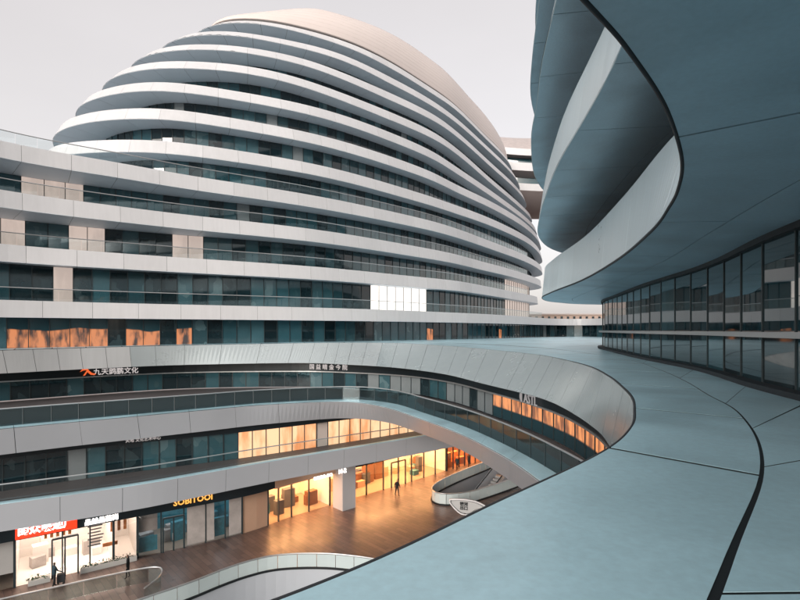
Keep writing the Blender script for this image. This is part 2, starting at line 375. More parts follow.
def poly_fill(loops, z):
    """triangulate outer loop with holes; loops are lists of (x, y)"""
    V = [[Vector((x, y, 0)) for x, y in L] for L in loops]; tri = tessellate_polygon(V); flat = [(p.x, p.y, z) for L in V for p in L]
    out = []
    for t in tri:
        a, b, c = (Vector(flat[i]) for i in t)
        out.append(tuple(t) if (b - a).cross(c - a).z > 0 else (t[0], t[2], t[1]))
    return flat, out
def us_between(a, b, n): return [a + (b - a) * i / n for i in range(n + 1)]

# ================================================================== SETTING
exec_order = []

# ------------------------------------------------------------------ the round tower (banded dome)
dome = thing('round_office_building', 'great dome shaped office building ringed by white bands and dark window strips', 'building', (-5, 85, GZ))
LV = [  # name, z of band top, front points as picture (x, y), picture column and distance of the right end, left end column
 ('a0', 46.8, [(222,21),(250,20.3),(275,22.7),(320,33.5),(355,45),(390,62),(425,84),(455,105),(485,135)], (510,142), 203),
 ('a', 42.4, [(184,34),(200,31.5),(215,30),(250,33),(320,47),(355,59.5),(390,77),(425,96),(455,117),(490,149)], (518,145), 168),
 ('b', 38.0, [(152,49.8),(162,47),(180,44.5),(215,44),(250,47.5),(320,63.7),(420,107),(455,130),(490,162)], (525,147), 138),
 ('c', 33.6, [(122,69),(140,63.4),(162,60.6),(180,60.6),(250,66),(320,84.7),(420,125),(455,147),(490,178)], (531,147), 109),
 ('d', 29.2, [(92.5,92.6),(115,85.6),(134,82.5),(152,81.6),(180,82.3),(320,108),(420,145),(455,166),(490,190)], (536,146), 81),
 ('e', 24.8, [(67,119),(80,114.5),(99.5,110),(117,108.7),(148,108),(180,109.6),(320,135),(420,167),(455,184),(492,202)], (540,144), 57),
 ('f', 20.4, [(52,144),(71,142),(84,140.8),(110,139.4),(138,139.5),(180,142),(320,165),(420,193),(455,205),(480,214),(505,225)], (541.5,139), 44),
 ('g', 16.0, [(0,141),(40,149.5),(80,156),(133,165),(180,174),(320,196.5),(420,218),(455,228),(490,241)], (542,130), None),
 ('h', 11.6, [(0,190),(40,196),(117,206),(180,214),(320,230),(420,247),(455,254),(480,261),(505,267.5)], (541,119), None),
 ('i', 7.2, [(0,244),(90,251),(180,257.5),(320,267),(420,277),(455,280.5),(480,285),(505,290)], (538,109), None),
]
def dome_loop(z, pts, rt, lx):
    fr = [P2(x, y, z) for x, y in pts]; r = PD(*rt); a, b = fr[-3], fr[-1]
    s0 = (b[0] - a[0]) / (b[1] - a[1]) * 0.94; s2 = (rt[0] - 400) / F * 1.04          # plan slopes dx/dy at the last front point and at the silhouette
    yc = (r[0] - b[0] - s2 * r[1] + s0 * b[1]) / (s0 - s2) if s0 - s2 > 0.05 else (b[1] + r[1]) / 2
    yc = min(max(yc, b[1] + 0.25 * (r[1] - b[1])), b[1] + 0.75 * (r[1] - b[1])); xc = max(b[0] + s0 * (yc - b[1]), b[0] + (r[0] - b[0]) * (yc - b[1]) / (r[1] - b[1]) + 0.4)
    bz = lambda t: ((1 - t) ** 2 * b[0] + 2 * t * (1 - t) * xc + t * t * r[0], (1 - t) ** 2 * b[1] + 2 * t * (1 - t) * yc + t * t * r[1])
    right = [bz(0.33), bz(0.67), r, (r[0] + 0.7, r[1] + 4), (r[0] - 0.8, r[1] + 9), (r[0] - 7, r[1] + 14), (r[0] - 20, r[1] + 16)]
    if lx is not None:
        l = PD(lx, fr[0][1] + 2.6); sl = (lx - 400) / F; left = [(l[0] + 3, l[1] + 24), (l[0] + sl * 6, l[1] + 15), (l[0] + sl * 4.6, l[1] + 7), l]
        M = ((l[0] + r[0]) / 2 - 22, (l[1] + r[1]) / 2 + 22); back = [((M[0] + r[0] - 22) / 2 - 1, (M[1] + r[1] + 14) / 2 + 2), M, ((M[0] + l[0] + 3) / 2 - 2, (M[1] + l[1] + 24) / 2 + 2)]
        ctrl = left + fr + right + back
    else:
        f0 = fr[0]; left = [(-58, 95), (-72, 60), (-66, 30), (-48, 27.5), (f0[0] - 4.5, f0[1] - 6)]
        ctrl = left + fr + right + [(5, 142), (-25, 122)]
    return ctrl
PANE = 1.42
def pane_mat_dome(z):
    def fn(k, P=None):
        r = random.random()
        return 'glass_dark' if r < 0.40 else 'glass_teal' if r < 0.80 else 'glass_blue' if r < 0.97 else 'glass_blind'
    return fn
loops = {}
def ring_level(root, nm, z, zb, ctrl, dB, inset, glass_to, matband, matsoff, panel=3.7, pane=PANE, special=None, rail=False, slab=True, sm=3.0, soff_rows=1, mull=0.06):
    """one storey ring: fascia panels (top loop T at z, bottom loop at zb, dB further out), soffit panels, glazing set back under it down to glass_to"""
    T, per = closed_loop(ctrl, 720, z, sm); n = len(T)
    def nrm(i):
        a, b = T[(i - 1) % n], T[(i + 1) % n]; dx, dy = b[0] - a[0], b[1] - a[1]; L = math.hypot(dx, dy) or 1; return (dy / L, -dx / L)   # outward, loops run counter-clockwise seen from above... fixed below
    area = sum(T[i][0] * T[(i + 1) % n][1] - T[(i + 1) % n][0] * T[i][1] for i in range(n)); sg = 1 if area > 0 else -1
    N = [tuple(sg * c for c in nrm(i)) for i in range(n)]
    dbf = dB if callable(dB) else (lambda p: dB); inf = inset if callable(inset) else (lambda p: inset)
    Bp = [(T[i][0] + N[i][0] * dbf(T[i]), T[i][1] + N[i][1] * dbf(T[i])) for i in range(n)]
    dI = [inf(T[i]) for i in range(n)]
    for _ in range(3): dI = [sum(dI[(i + j) % n] for j in range(-14, 15)) / 29 for i in range(n)]
    Gp = [(T[i][0] - N[i][0] * dI[i], T[i][1] - N[i][1] * dI[i]) for i in range(n)]
    def fun(L, zz):
        def g(u):
            u = u % 1.0 * n; i = int(u) % n; t = u - int(u); a, b = L[i], L[(i + 1) % n]; return (a[0] + (b[0] - a[0]) * t, a[1] + (b[1] - a[1]) * t, zz)
        return g
    fT, fB, fG = fun(T, z), fun(Bp, zb), fun(Gp, zb + 0.05)
    np_ = max(8, round(per / panel)); brk = [k / np_ for k in range(np_ + 1)]
    fl = sg < 0
    # backing
    us = [i / 720 for i in range(721)]; ins = 0.035
    fTi, fBi = fun([(T[i][0] - N[i][0] * ins, T[i][1] - N[i][1] * ins) for i in range(n)], z - 0.02), fun([(Bp[i][0] - N[i][0] * ins, Bp[i][1] - N[i][1] * ins) for i in range(n)], zb + 0.03)
    v, f = sheet([fTi(u) for u in us], [fBi(u) for u in us]); band = mesh_obj('fascia_band', v, f, 'joint', root)
    strip(root, 'fascia_panel', band, fB, fT, brk, 0.022, matband, 0.03, 3, fl)
    fGs = fun(Gp, zb + 0.09); fBs = fun(Bp, zb + 0.05)
    v, f = sheet([fBs(u) for u in us], [fGs(u) for u in us]); soff = mesh_obj('soffit', v, f, 'joint', root)
    fBf, fGf = fun(Bp, zb + 0.015), fun(Gp, zb + 0.05)
    if soff_rows == 1:
        strip(root, 'soffit_panel', soff, fGf, fBf, brk, 0.03, matsoff, 0.02, 3, fl)
    else:
        for r_ in range(soff_rows):
            fa = lambda u, r_=r_: lerp(fBf(u), fGf(u), r_ / soff_rows); fb = lambda u, r_=r_: lerp(fBf(u), fGf(u), (r_ + 1) / soff_rows)
            strip(root, 'soffit_panel', soff, fb, fa, brk, 0.03, matsoff, 0.02, 3, fl, inset=0.012)
    if slab:
        v, f = poly_fill([[(T[i][0] - N[i][0] * 0.25, T[i][1] - N[i][1] * 0.25) for i in range(0, n, 2)]], z - 0.12); mesh_obj('floor_slab', v, f, 'slab_pale', root)
    # glazing under this band, down to glass_to
    if glass_to is not None:
        npn = max(8, round(per * 0.97 / pane)); pb = [k / npn for k in range(npn + 1)]
        fa, fb = fun(Gp, zb + 0.03), fun(Gp, glass_to)
        mb = MB(); hw = mull / 2
        for k in range(npn):
            u = k / npn; a, b = fa(u), fb(u); i = int(u * n) % n; nx, ny = N[i]; tx, ty = -ny, nx; hw_ = hw
            q = [(tx * hw_ + nx * 0.07, ty * hw_ + ny * 0.07), (-tx * hw_ + nx * 0.07, -ty * hw_ + ny * 0.07), (-tx * hw_ - nx * 0.03, -ty * hw_ - ny * 0.03), (tx * hw_ - nx * 0.03, ty * hw_ - ny * 0.03)]
            vv = [(a[0] + x, a[1] + y, a[2]) for x, y in q] + [(b[0] + x, b[1] + y, b[2]) for x, y in q]
            mb.add(vv, [(0, 1, 5, 4), (1, 2, 6, 5), (2, 3, 7, 6), (3, 0, 4, 7)])
        fr = mb.build('window_frame', 'mullion', root); tag(fr, kind='stuff')
        pm = pane_mat_dome(z)
        def pmf(k, u0, u1):
            if special:
                q = fb((u0 + u1) / 2)
                if q[1] > 1:
                    s = special(400 + F * q[0] / q[1], q)
                    if s: return s
            return pm(k)
        strip(root, 'window_pane', fr, fb, fa, pb, 0.0, pmf, 0.02, 1, fl)
    out = dict(T=T, N=N, B=Bp, G=Gp, fun=fun, fT=fT, per=per, sg=sg, z=z)
    return out
def rail_on(root, lv, u0, u1, inset, z, h, step=1.55, gm='rail_glass', second=False):
    """glass balustrade with steel handrail set back from the rim of ring lv between loop parameters u0..u1"""
    n = len(lv['T']); L = [(lv['T'][i][0] - lv['N'][i][0] * inset, lv['T'][i][1] - lv['N'][i][1] * inset) for i in range(n)]
    fa, fb, fr_ = lv['fun'](L, z - 0.1), lv['fun'](L, z + h - 0.05), lv['fun'](L, z + h)
    m = max(2, round((u1 - u0) * lv['per'] / step)); brk = us_between(u0, u1, m)
    mb = MB(); mb.tube([fr_(u) for u in us_between(u0, u1, m * 2)], 0.045, 6); hr = mb.build('handrail', 'rail_steel', root)
    strip(root, 'balustrade_panel', hr, fa, fb, brk, 0.05, gm, 0.015, 1, lv['sg'] < 0)
names = [l[0] for l in LV]
RIM = {}
for k, (nm, z, pts, rt, lx) in enumerate(LV):
    below = LV[k + 1][1] if k + 1 < len(LV) else 2.5
    up = (z - 16) / 31.0
    dB = (lambda p, up=up: 0.25 + 1.6 * max(0, up) * max(0.25, min(1, (4 - p[0]) / 26))) if z > 17 else 0.2
    tipx, tipy = (PD(lx, P2(pts[0][0], pts[0][1], z)[1] + 2.6) if lx else (-99, 0))
    if lx:
        ins = lambda p, tx=tipx, ty=tipy, up=up: 1.6 + 0.25 * max(0, up) + 3.6 * max(0, 1 - math.hypot(p[0] - tx, p[1] - ty) / 13)
    else:
        ins = lambda p, nm=nm: (2.6 if nm in 'gh' else 1.7) + (2.6 * max(0, min(1, (-17 - p[0]) / 12)) if nm in 'gh' else 0)
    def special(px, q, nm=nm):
        if nm == 'g' and px < 78 and px > 20: return 'glass_sky_glow'
        if nm == 'h' and px < 106: return 'glass_sky_glow' if random.random() < .8 else 'glass_blue'
        if nm == 'h' and (176 < px < 206): return 'glass_sky_glow'
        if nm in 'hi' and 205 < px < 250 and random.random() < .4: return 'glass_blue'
        if nm == 'i' and 55 < px < 72: return 'glass_sky_glow'
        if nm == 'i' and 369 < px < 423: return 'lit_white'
        if nm in 'hi' and px > 505 and q[1] < 125: return 'glass_sky_glow'
        if nm == 'e' and 150 < px < 205 and random.random() < .4: return 'glass_blue'
        return None
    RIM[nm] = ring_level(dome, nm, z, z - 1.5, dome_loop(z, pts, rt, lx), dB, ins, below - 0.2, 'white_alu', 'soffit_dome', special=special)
def front_u(lv, x0, x1, ymax=150):
    n = len(lv['T']); c = [i for i in range(n) if lv['T'][i][1] > 5 and x0 < 400 + F * lv['T'][i][0] / lv['T'][i][1] < x1 and (lv['T'][i][0] * lv['N'][i][0] + lv['T'][i][1] * lv['N'][i][1]) < 0]
    runs = []; 
    for i in c:
        if runs and i == runs[-1][1] + 1: runs[-1][1] = i
        else: runs.append([i, i])
    r = max(runs, key=lambda q: q[1] - q[0]); return r[0] / n, r[1] / n
for nm in 'ghi':
    u0, u1 = front_u(RIM[nm], -120, 530); rail_on(dome, RIM[nm], u0, u1, 0.55, RIM[nm]['z'], 1.1)

# the smooth roof cap over a recessed clerestory
top = RIM['a0']; n = len(top['T']); rim = [(top['T'][i][0] - top['N'][i][0] * 0.55, top['T'][i][1] - top['N'][i][1] * 0.55) for i in range(n)]
cx, cy = 8.0, 116.0
v = []; f = []; K = 22; S = 240
lf = Vector((-28, 77)); axv = Vector((50, 44))
def hsc(p, q):
    t = max(0, min(1, (Vector((p[0], p[1])) - lf).dot(axv) / axv.length_squared / 0.26 + 0.06)); return 0.45 + 0.55 * t * t * (3 - 2 * t)
prof = [(0.985, 0.0), (1.0, 0.02), (1.0, 0.2)] + [(math.cos(a), 0.2 + 11.0 * math.sin(a)) for a in [math.pi / 2 * (j + 1) / K for j in range(K - 1)]]
for r_, h in prof:
    for s in range(S):
        p = rim[s * n // S]; q = (cx + (p[0] - cx) * r_, cy + (p[1] - cy) * r_); v.append((*q, 47.45 + h * hsc(q, 0)))
v.append((cx, cy, 47.45 + 11.2 * hsc((cx, cy), 0))); m = len(prof)
for j in range(m - 1):
    for s in range(S): f.append((j * S + s, j * S + (s + 1) % S, (j + 1) * S + (s + 1) % S, (j + 1) * S + s))
for s in range(S): f.append(((m - 1) * S + s, (m - 1) * S + (s + 1) % S, len(v) - 1))
roof = mesh_obj('roof', v, f, 'roof_skin', dome, smooth=True)
mb = MB()
for j in range(3, m - 2, 1):
    for q in (0.0,):
        r_, h = prof[j]; mb.tube([(cx + (rim[i][0] - cx) * r_, cy + (rim[i][1] - cy) * r_, 47.45 + h * hsc((cx + (rim[i][0] - cx) * r_, cy + (rim[i][1] - cy) * r_), 0) + 0.01) for i in list(range(0, n, 5)) + [0]], 0.014, 4)
tag(mb.build('standing_seam', 'roof_skin', roof), kind='stuff')
v, f = [], []
cl = [(top['T'][i][0] - top['N'][i][0] * 1.5, top['T'][i][1] - top['N'][i][1] * 1.5) for i in range(0, n, 4)]
A = [(x, y, 46.6) for x, y in cl + cl[:1]]; B = [(x, y, 47.55) for x, y in cl + cl[:1]]
v, f = sheet(A, B); cle = mesh_obj('clerestory_glass', v, f, 'glass_teal', dome)
mb = MB()
for i in range(0, n, 3):
    x, y = top['T'][i][0] - top['N'][i][0] * 1.4, top['T'][i][1] - top['N'][i][1] * 1.4; mb.box((x, y, 47.0), (0.12, 0.12, 0.95))
tag(mb.build('clerestory_post', 'white_alu', cle), kind='stuff')

# level j: the long band at eye height that runs on to the far link
jz = 2.5
jfr = [PD(x, D) for x, D in ((-60, 38.8), (0, 41.4), (90, 45.2), (180, 49), (320, 56), (400, 63.5), (440, 69.5), (492, 80), (525, 94), (545, 106), (562, 112), (580, 113), (600, 108), (640, 98))]
jctrl = [(-58, 95), (-72, 60), (-66, 30), (-48, 29)] + jfr + [(60, 92), (75, 110), (55, 150), (5, 142), (-25, 122)]
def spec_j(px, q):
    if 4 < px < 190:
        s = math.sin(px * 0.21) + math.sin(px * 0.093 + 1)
        return 'glow_amber' if s > -0.9 else 'glass_dark'
    if 425 < px < 520 and random.random() < .12: return 'glow_amber'
    if 60 < px < 130 and random.random() < .2: return 'glass_blind'
    return None
def spec_i2(px, q): return None
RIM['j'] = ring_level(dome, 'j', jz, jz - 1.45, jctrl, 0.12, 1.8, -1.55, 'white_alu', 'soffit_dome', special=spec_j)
u0, u1 = front_u(RIM['j'], -120, 545); rail_on(dome, RIM['j'], u0, u1, 0.5, jz, 1.1)
# the lit office in level i/j: bright white panes
flush_lit = []

# ------------------------------------------------------------------ the near building on the right, overhead and beside the camera
near = thing('overhanging_office_building', 'looming curved office building with grey soffit and dark ground glazing beside the ledge', 'building', (30, 10, -1.6))
O1 = [(4, -20), (0, -12), (-1.6, -5), (-1.5, -.3), (-.2, 2.5), (1.62, 4.32), (2.38, 5.13), (3.43, 6.42), (4.66, 8.26), (5.49, 9.83), (6.2, 11.5), (7.3, 14.6), (8.9, 20.6), (10.5, 29), (11.5, 38), (12.8, 45), (16, 51), (23, 55.5), (45, 57)]  # rim behind the camera is unseen, drawn narrow to let sky light onto the ledge
WL = [(12, -18), (9.4, -12), (8.2, -7.5), (7.8, -5), (7.6, -3.2), (7.6, -1.5), (7.7, 0.2), (7.9, 2.4), (8.25, 4.8), (8.65, 7.2), (9.1, 9.8), (10.05, 13.6), (12.1, 19.8), (13.75, 28), (15.95, 36.8), (17.8, 43.8), (20.5, 49), (26, 52), (45, 53)]
SZ = 2.75
cO, cW = Curve(O1, SZ + 0.1), Curve(WL, 2.62)
cOj, cWj = Curve(O1, SZ + 0.14), Curve(WL, 2.66)
UU = us_between(0, cO.n - 1, 240)
v, f = sheet([cOj.at(u) for u in UU], [cWj.at(u) for u in UU]); soff = mesh_obj('soffit', v, f, 'joint', near)
brk = [0, 1, 2, 3.4, 7.5, 10.6, 11.75, 12.4, 12.85, 13.3, 13.75, 14.2, 14.7, 15.3, 16, 16.6, 17.2, 18]
# shift the joints so that one leaves the rim where the photograph shows it
strip(near, 'soffit_panel', soff, lambda u: lerp(cO.at(u), cW.at(u), 0.497), lambda u: cO.at(u), brk, 0.05, 'soffit_near', 0.03, 12, False)
strip(near, 'soffit_panel', soff, lambda u: cW.at(u), lambda u: lerp(cO.at(u), cW.at(u), 0.504), brk, 0.02, 'soffit_near', 0.03, 12, False)
mb = MB(); mb.tube([(x, y, z - 0.01) for x, y, z in (cO.at(u) for u in UU)], 0.035, 8); mb.build('edge_seal', 'rubber', near, True)
# fascia 1 leans back towards the camera
def lean(i):
    y = O1[i][1]; t = max(0.0, min(1.0, (17 - y) / 10)); return -(0.25 + 1.6 * t * t * (3 - 2 * t))
cT1 = zset(offset(cO, lean), 5.45)
def shift(p, a, b, d=0.09):
    x, y = b[0] - a[0], b[1] - a[1]; L = math.hypot(x, y) or 1; return (p[0] + x / L * d, p[1] + y / L * d, p[2])
v, f = sheet([shift(cO.at(u), cO.at(u), cW.at(u)) for u in UU], [shift(cT1.at(u), cO.at(u), cW.at(u)) for u in UU]); band = mesh_obj('fascia_band', v, f, 'joint', near)
strip(near, 'fascia_panel', band, lambda u: (*cO.at(u)[:2], SZ + 0.16), lambda u: cT1.at(u), brk, 0.03, 'grey_alu', 0.03, 16, True)
# terrace over fascia 1
cT1i = zset(offset(cT1, -9), 5.3)
v, f = sheet([(x, y, 5.3) for x, y, z in (offset(cT1, -0.2).at(u) for u in UU)], [cT1i.at(u) for u in UU]); mesh_obj('floor_slab', v, f, 'terrace_floor', near)
# ground glazing: dark kerb, lower panes, sill, upper panes, head trim
wb = cW.breaks(1.95)
Wz = lambda d, z: (lambda C: (lambda u: C.at(u)))(zset(offset(cW, d), z))
w_lo, w_s0, w_s1, w_top = Wz(0, -1.52), Wz(0, -0.22), Wz(0, -0.02), Wz(0, 2.45)
mb = MB()
N_ = left_normals([cW.at(u) for u in wb])
for u, nn in zip(wb, N_):
    x, y, _ = cW.at(u); a = math.atan2(nn[1], nn[0]); mb.box((x + nn[0] * 0.005, y + nn[1] * 0.005, 0.45), (0.05, 0.055, 3.95), a)
fr = mb.build('window_frame', 'mullion', near); tag(fr, kind='stuff')
gm = lambda k, a, b: random.choice(['glass_near'] * 6 + ['glass_dark', 'glass_teal'])
strip(near, 'window_pane', fr, w_lo, w_s0, wb, 0.0, gm, 0.02, 1, True)
strip(near, 'window_pane', fr, w_s1, w_top, wb, 0.0, gm, 0.02, 1, True)
def bar(root, name, C, d0, d1, z0, z1, m, us=UU):
    """a solid trim swept along curve C between offsets d0..d1 and heights z0..z1"""
    a, b = offset(C, d0), offset(C, d1); rings = []
    for u in us:
        p, q = a.at(u), b.at(u); rings.append([(p[0], p[1], z0), (q[0], q[1], z0), (q[0], q[1], z1), (p[0], p[1], z1)])
    v = [p for r_ in rings for p in r_]; f = []
    for i in range(len(rings) - 1):
        for j in range(4): f.append((i * 4 + j, i * 4 + (j + 1) % 4, i * 4 + 4 + (j + 1) % 4, i * 4 + 4 + j))
    f += [(3, 2, 1, 0), tuple(len(v) - 4 + j for j in range(4))]
    return mesh_obj(name, v, f, m, root)
bar(near, 'window_sill', cW, 0.32, -0.05, -0.20, -0.05, 'sill_alu')
bar(near, 'kerb', cW, 0.42, -0.1, -1.60, -1.46, 'rubber')
bar(near, 'head_trim', cW, 0.14, -0.1, 2.44, 2.6, 'rubber')
tailR = [(62, 48), (74, 20), (70, -15), (48, -38), (20, -36), (6, -24)]
R2 = [(1.5, -13), (0.6, -6), (1.4, 0), (3, 4.6), (5, 9), (6.05, 13), (6.6, 16.7), (7.2, 21.7), (8.2, 27), (9.2, 31.6), (11.2, 39), (15, 46), (22, 51.5), (42, 54)] + tailR
R3 = [(2, -13), (1, -6), (1.6, 0), (2.9, 5), (4.7, 10.5), (6, 17.6), (6.6, 21.5), (7.6, 26), (8.5, 30.5), (11.2, 39), (15.5, 46), (22, 51.5), (42, 54)] + tailR
R4 = [(3, -13), (1.6, -6), (2, 1), (3.6, 8), (5.6, 16), (7.3, 24), (8.4, 29.5), (9.8, 35), (12.5, 41), (17, 47), (24, 51), (42, 53)] + tailR
def nearlevel(z0, z1, ctrl, dB, inset, glass, rows=2, panel=4.6, ms='soffit_near'):
    return ring_level(near, 'n', z1, z0, ctrl, dB, inset, glass, 'grey_alu', ms, panel=panel, pane=1.7, sm=1.2, soff_rows=rows)
nearlevel(7.2, 9.6, R2, 0.35, 6.5, 5.3)
nearlevel(11.6, 13.9, R3, 0.5, 5.5, 9.5)
prev = R4; z = 16.0
for k in range(7):
    s = [0, 0.6, 1.6, 3.0, 5.0, 8.0, 12.0][k]
    cxx, cyy = 33, 8
    c = [(cxx + (x - cxx) * (1 - s / 42), cyy + (y - cyy) * (1 - s / 42)) for x, y in R4]
    nearlevel(z, z + 2.2, c, 0.6 + 0.1 * k, 3.5, z - 2.2, rows=1); z += 4.4
tb, _ = closed_loop([(33 + (x - 33) * 0.72, 8 + (y - 8) * 0.72) for x, y in R4], 160, 0, 1.5)
v = []; f = []
for j in range(9):
    a = math.pi / 2 * j / 9
    for x, y in tb: v.append((33 + (x - 33) * math.cos(a), 8 + (y - 8) * math.cos(a), z - 2.3 + 7 * math.sin(a)))
for j in range(8):
    for i in range(160): f.append((j * 160 + i, j * 160 + (i + 1) % 160, (j + 1) * 160 + (i + 1) % 160, (j + 1) * 160 + i))
f.append(tuple(8 * 160 + i for i in range(160)))
mesh_obj('roof', v, f, 'roof_skin', near, True)

# ------------------------------------------------------------------ podium: ledge, galleries and shops round the courtyard
pod = thing('courtyard_podium', 'curved white podium with stacked galleries, broad grey ledge and lit shops round the courtyard', 'building', (0, 40, GZ))
zl = -1.6
KT = [(-8, -3, zl), (-3.2, 1.2, zl), (-.7, 3, zl), (.94, 4.7, zl), (2.76, 6.7, zl), (3.9, 8.4, zl), (4.7, 10, zl), (5.5, 11.8, zl), (6.2, 13.8, zl), (7.3, 17.4, zl), (8.4, 22, zl), (8.9, 26.7, zl), (9, 32, zl), (7.8, 38, -1.58), (4.9, 46.5, -1.5), (0, 52.5, -1.38), (-5.5, 53.5, -1.35), (-10.4, 52.3, -1.36), (-21.3, 48.2, -1.45), (-27.3, 44, -1.53), (-31.6, 39.5, -1.58), (-38, 33, -1.6), (-46, 25, -1.6)]
KB = [(-8.3, -2.7), (-3.5, 1.6), (-1, 3.4), (.7, 5.2), (2.6, 7.4), (4, 9.4), (5, 11.2), (5.8, 13.2), (6.5, 15.4), (7.1, 18), (7.5, 22), (7.5, 25.5), (6.9, 28.6), (5.7, 32.8), (3.4, 40), (-.6, 45.2), (-5.5, 48.6), (-10.6, 50.4), (-21.3, 48.2), (-27.2, 44.2), (-31.6, 40), (-38, 33.6), (-46, 25.6)]
KBz = [-3.6] * 14 + [-3.52, -3.40, -3.36, -3.34, -3.38, -3.42, -3.46, -3.5, -3.5]
GT = [(-5, -6), (-1, -.9), (1.0, 1.9), (2.3, 3.5), (3.9, 5.4), (5.1, 7.1), (6.1, 8.8), (6.9, 10.4), (7.6, 12.3), (9, 15.8), (10.6, 20.5), (12.3, 26.7), (13, 34), (12.6, 43), (9, 52), (2.5, 57.5), (-5.6, 56), (-11, 54.4), (-22, 50), (-28.6, 46), (-33, 41.5), (-39.5, 35), (-47.5, 26.5)]
OT = [(7.3, -9), (7.2, -4), (7.6, 1), (8.0, 4), (8.3, 7), (8.7, 9.5), (9.2, 12), (10.2, 14.4), (11.1, 16.5), (12.1, 20), (12.8, 24), (14, 29.5), (15.9, 37), (26, 60), (44, 114), (10, 79), (-5.6, 61.5), (-12, 57.5), (-23, 52.4), (-30, 48.8), (-35.5, 45), (-42.5, 38.5), (-50, 30)]
cK = Curve(KT); cKB = Curve([(*p, z) for p, z in zip(KB, KBz)]); cG = Curve([(*p, q[2]) for p, q in zip(GT, KT)]); cOT = Curve([(*p, q[2]) for p, q in zip(OT, KT)])
VV = us_between(0, cK.n - 1, 420)
dn = lambda p, d=0.008: (p[0], p[1], p[2] - d)
v, f = sheet([dn(lerp(cK.at(u), cG.at(u), 0.015)) for u in VV], [dn(cG.at(u)) for u in VV]); v2, f2 = sheet([dn(cG.at(u)) for u in VV], [dn(cOT.at(u)) for u in VV])
mbk = MB(); mbk.add(v, f); mbk.add(v2, f2); ledge = mbk.build('ledge', 'gutter_black', pod)
# cross joints of the two panel rings (in u of the ledge curve)
jk = [0.0, 1.25, 2.0 + 2.05, cK.u_px(632.5) if False else 6.15, 8.4, 9.7, 10.9, 12.0, 12.9, 13.6] + [14 + 0.42 * i for i in range(22)]
jk = [u for u in jk if u <= cK.n - 1]
ring1b = lambda u: lerp(cG.at(u), cK.at(u), 0.014 if u < 7.5 else 0.012)
strip(pod, 'ledge_panel', ledge, lambda u: cK.at(u), ring1b, jk, 0.085, 'ledge_alu', 0.004, 14, True)
ring2a = lambda u: lerp(cG.at(u), cOT.at(u), 0.008)
jk2 = [0.0, 1.5, 2.7, 4.25, 5.6, 7.3, 9.2, 10.6, 11.8, 13, 14, 15, 16] + [17 + 0.8 * i for i in range(7)]
strip(pod, 'ledge_panel', ledge, ring2a, lambda u: cOT.at(u), jk2, 0.055, 'ledge_alu', 0.004, 10, True)
mb = MB(); mb.tube([(x, y, z - 0.03) for x, y, z in (cK.at(u) for u in VV)], 0.035, 6); mb.build('edge_seal', 'rubber', ledge, True)
# fascia under the ledge
def behind(p, a, b, d=0.09, dz=0.0):
    x, y = b[0] - a[0], b[1] - a[1]; L = math.hypot(x, y) or 1; return (p[0] + x / L * d, p[1] + y / L * d, p[2] + dz)
v, f = sheet([behind(cK.at(u), cK.at(u), cG.at(u), dz=-0.05) for u in VV], [behind(cKB.at(u), cK.at(u), cG.at(u), dz=0.03) for u in VV]); band = mesh_obj('fascia_band', v, f, 'joint', pod)
fb_ = [0, 1.5, 3, 4.5, 6, 7.2, 8.0, 8.7, 9.3, 9.9, 10.5, 11.05, 11.55, 12.0, 12.45, 12.9, 13.3] + [13.6 + 0.29 * i for i in range(33)]
fb_ = [u for u in fb_ if u < cK.n - 1] + [cK.n - 1]
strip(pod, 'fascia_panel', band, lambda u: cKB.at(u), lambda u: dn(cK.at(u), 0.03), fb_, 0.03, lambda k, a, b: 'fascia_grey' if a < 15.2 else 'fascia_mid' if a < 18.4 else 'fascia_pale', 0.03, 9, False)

def gallery_glass(C, z0, z1, pane, mf, root=pod, fname='window_frame', mullw=0.07, flip=False, sill=None):
    pb = C.breaks(pane); fa = zset(C, z0); fb = zset(C, z1); mb = MB(); N_ = left_normals([C.at(u) for u in pb])
    for u, nn in zip(pb, N_):
        x, y, _ = C.at(u); mb.box((x, y, (z0 + z1) / 2), (0.14, mullw, z1 - z0), math.atan2(nn[1], nn[0]))
    fr = mb.build(fname, 'mullion', root); tag(fr, kind='stuff')
    strip(root, 'window_pane', fr, fa.at, fb.at, pb, 0.0, mf, 0.02, 1, flip)
    return fr
def px_of(C, u): x, y, _ = C.at(u); return 400 + F * x / y if y > 0.5 else 999
def rand_office(k): r = random.random(); return 'glass_dark' if r < .6 else 'glass_teal' if r < .86 else 'glass_blue' if r < .95 else 'glass_blind'
# level 3 glazing behind the ledge fascia
G3 = Curve([(-46, 27), (-39.5, 36), (-33, 43), (-23, 51), (-11.5, 53), (-5.3, 51.5), (.6, 47.8), (4.4, 42), (6.6, 35), (7.9, 30), (8.6, 25.5), (8.5, 21), (7.9, 17.5), (7, 13), (4, 8)], -6.0)
def m3(k, a, b):
    p = px_of(G3, (a + b) / 2)
    if 498 < p < 612: return 'glow_orange'
    if 316 < p < 324: return 'glass_blue'
    if 395 < p < 500: return random.choice(['glass_blind', 'glass_teal', 'glass_dark', 'glass_blind'])
    return rand_office(k)
def split_glass(C, z0, z1, zm, pane, mlow, mhigh):
    pb = C.breaks(pane)
    fr = None; mb = MB(); N_ = left_normals([C.at(u) for u in pb])
    for u, nn in zip(pb, N_): x, y, _ = C.at(u); mb.box((x, y, (z0 + z1) / 2), (0.14, 0.07, z1 - z0), math.atan2(nn[1], nn[0]))
    fr = mb.build('window_frame', 'mullion', pod); tag(fr, kind='stuff')
    strip(pod, 'window_pane', fr, zset(C, z0).at, zset(C, zm).at, pb, 0.0, mlow, 0.02, 1, True)
    strip(pod, 'window_pane', fr, zset(C, zm + 0.06).at, zset(C, z1).at, pb, 0.0, mhigh, 0.02, 1, True)
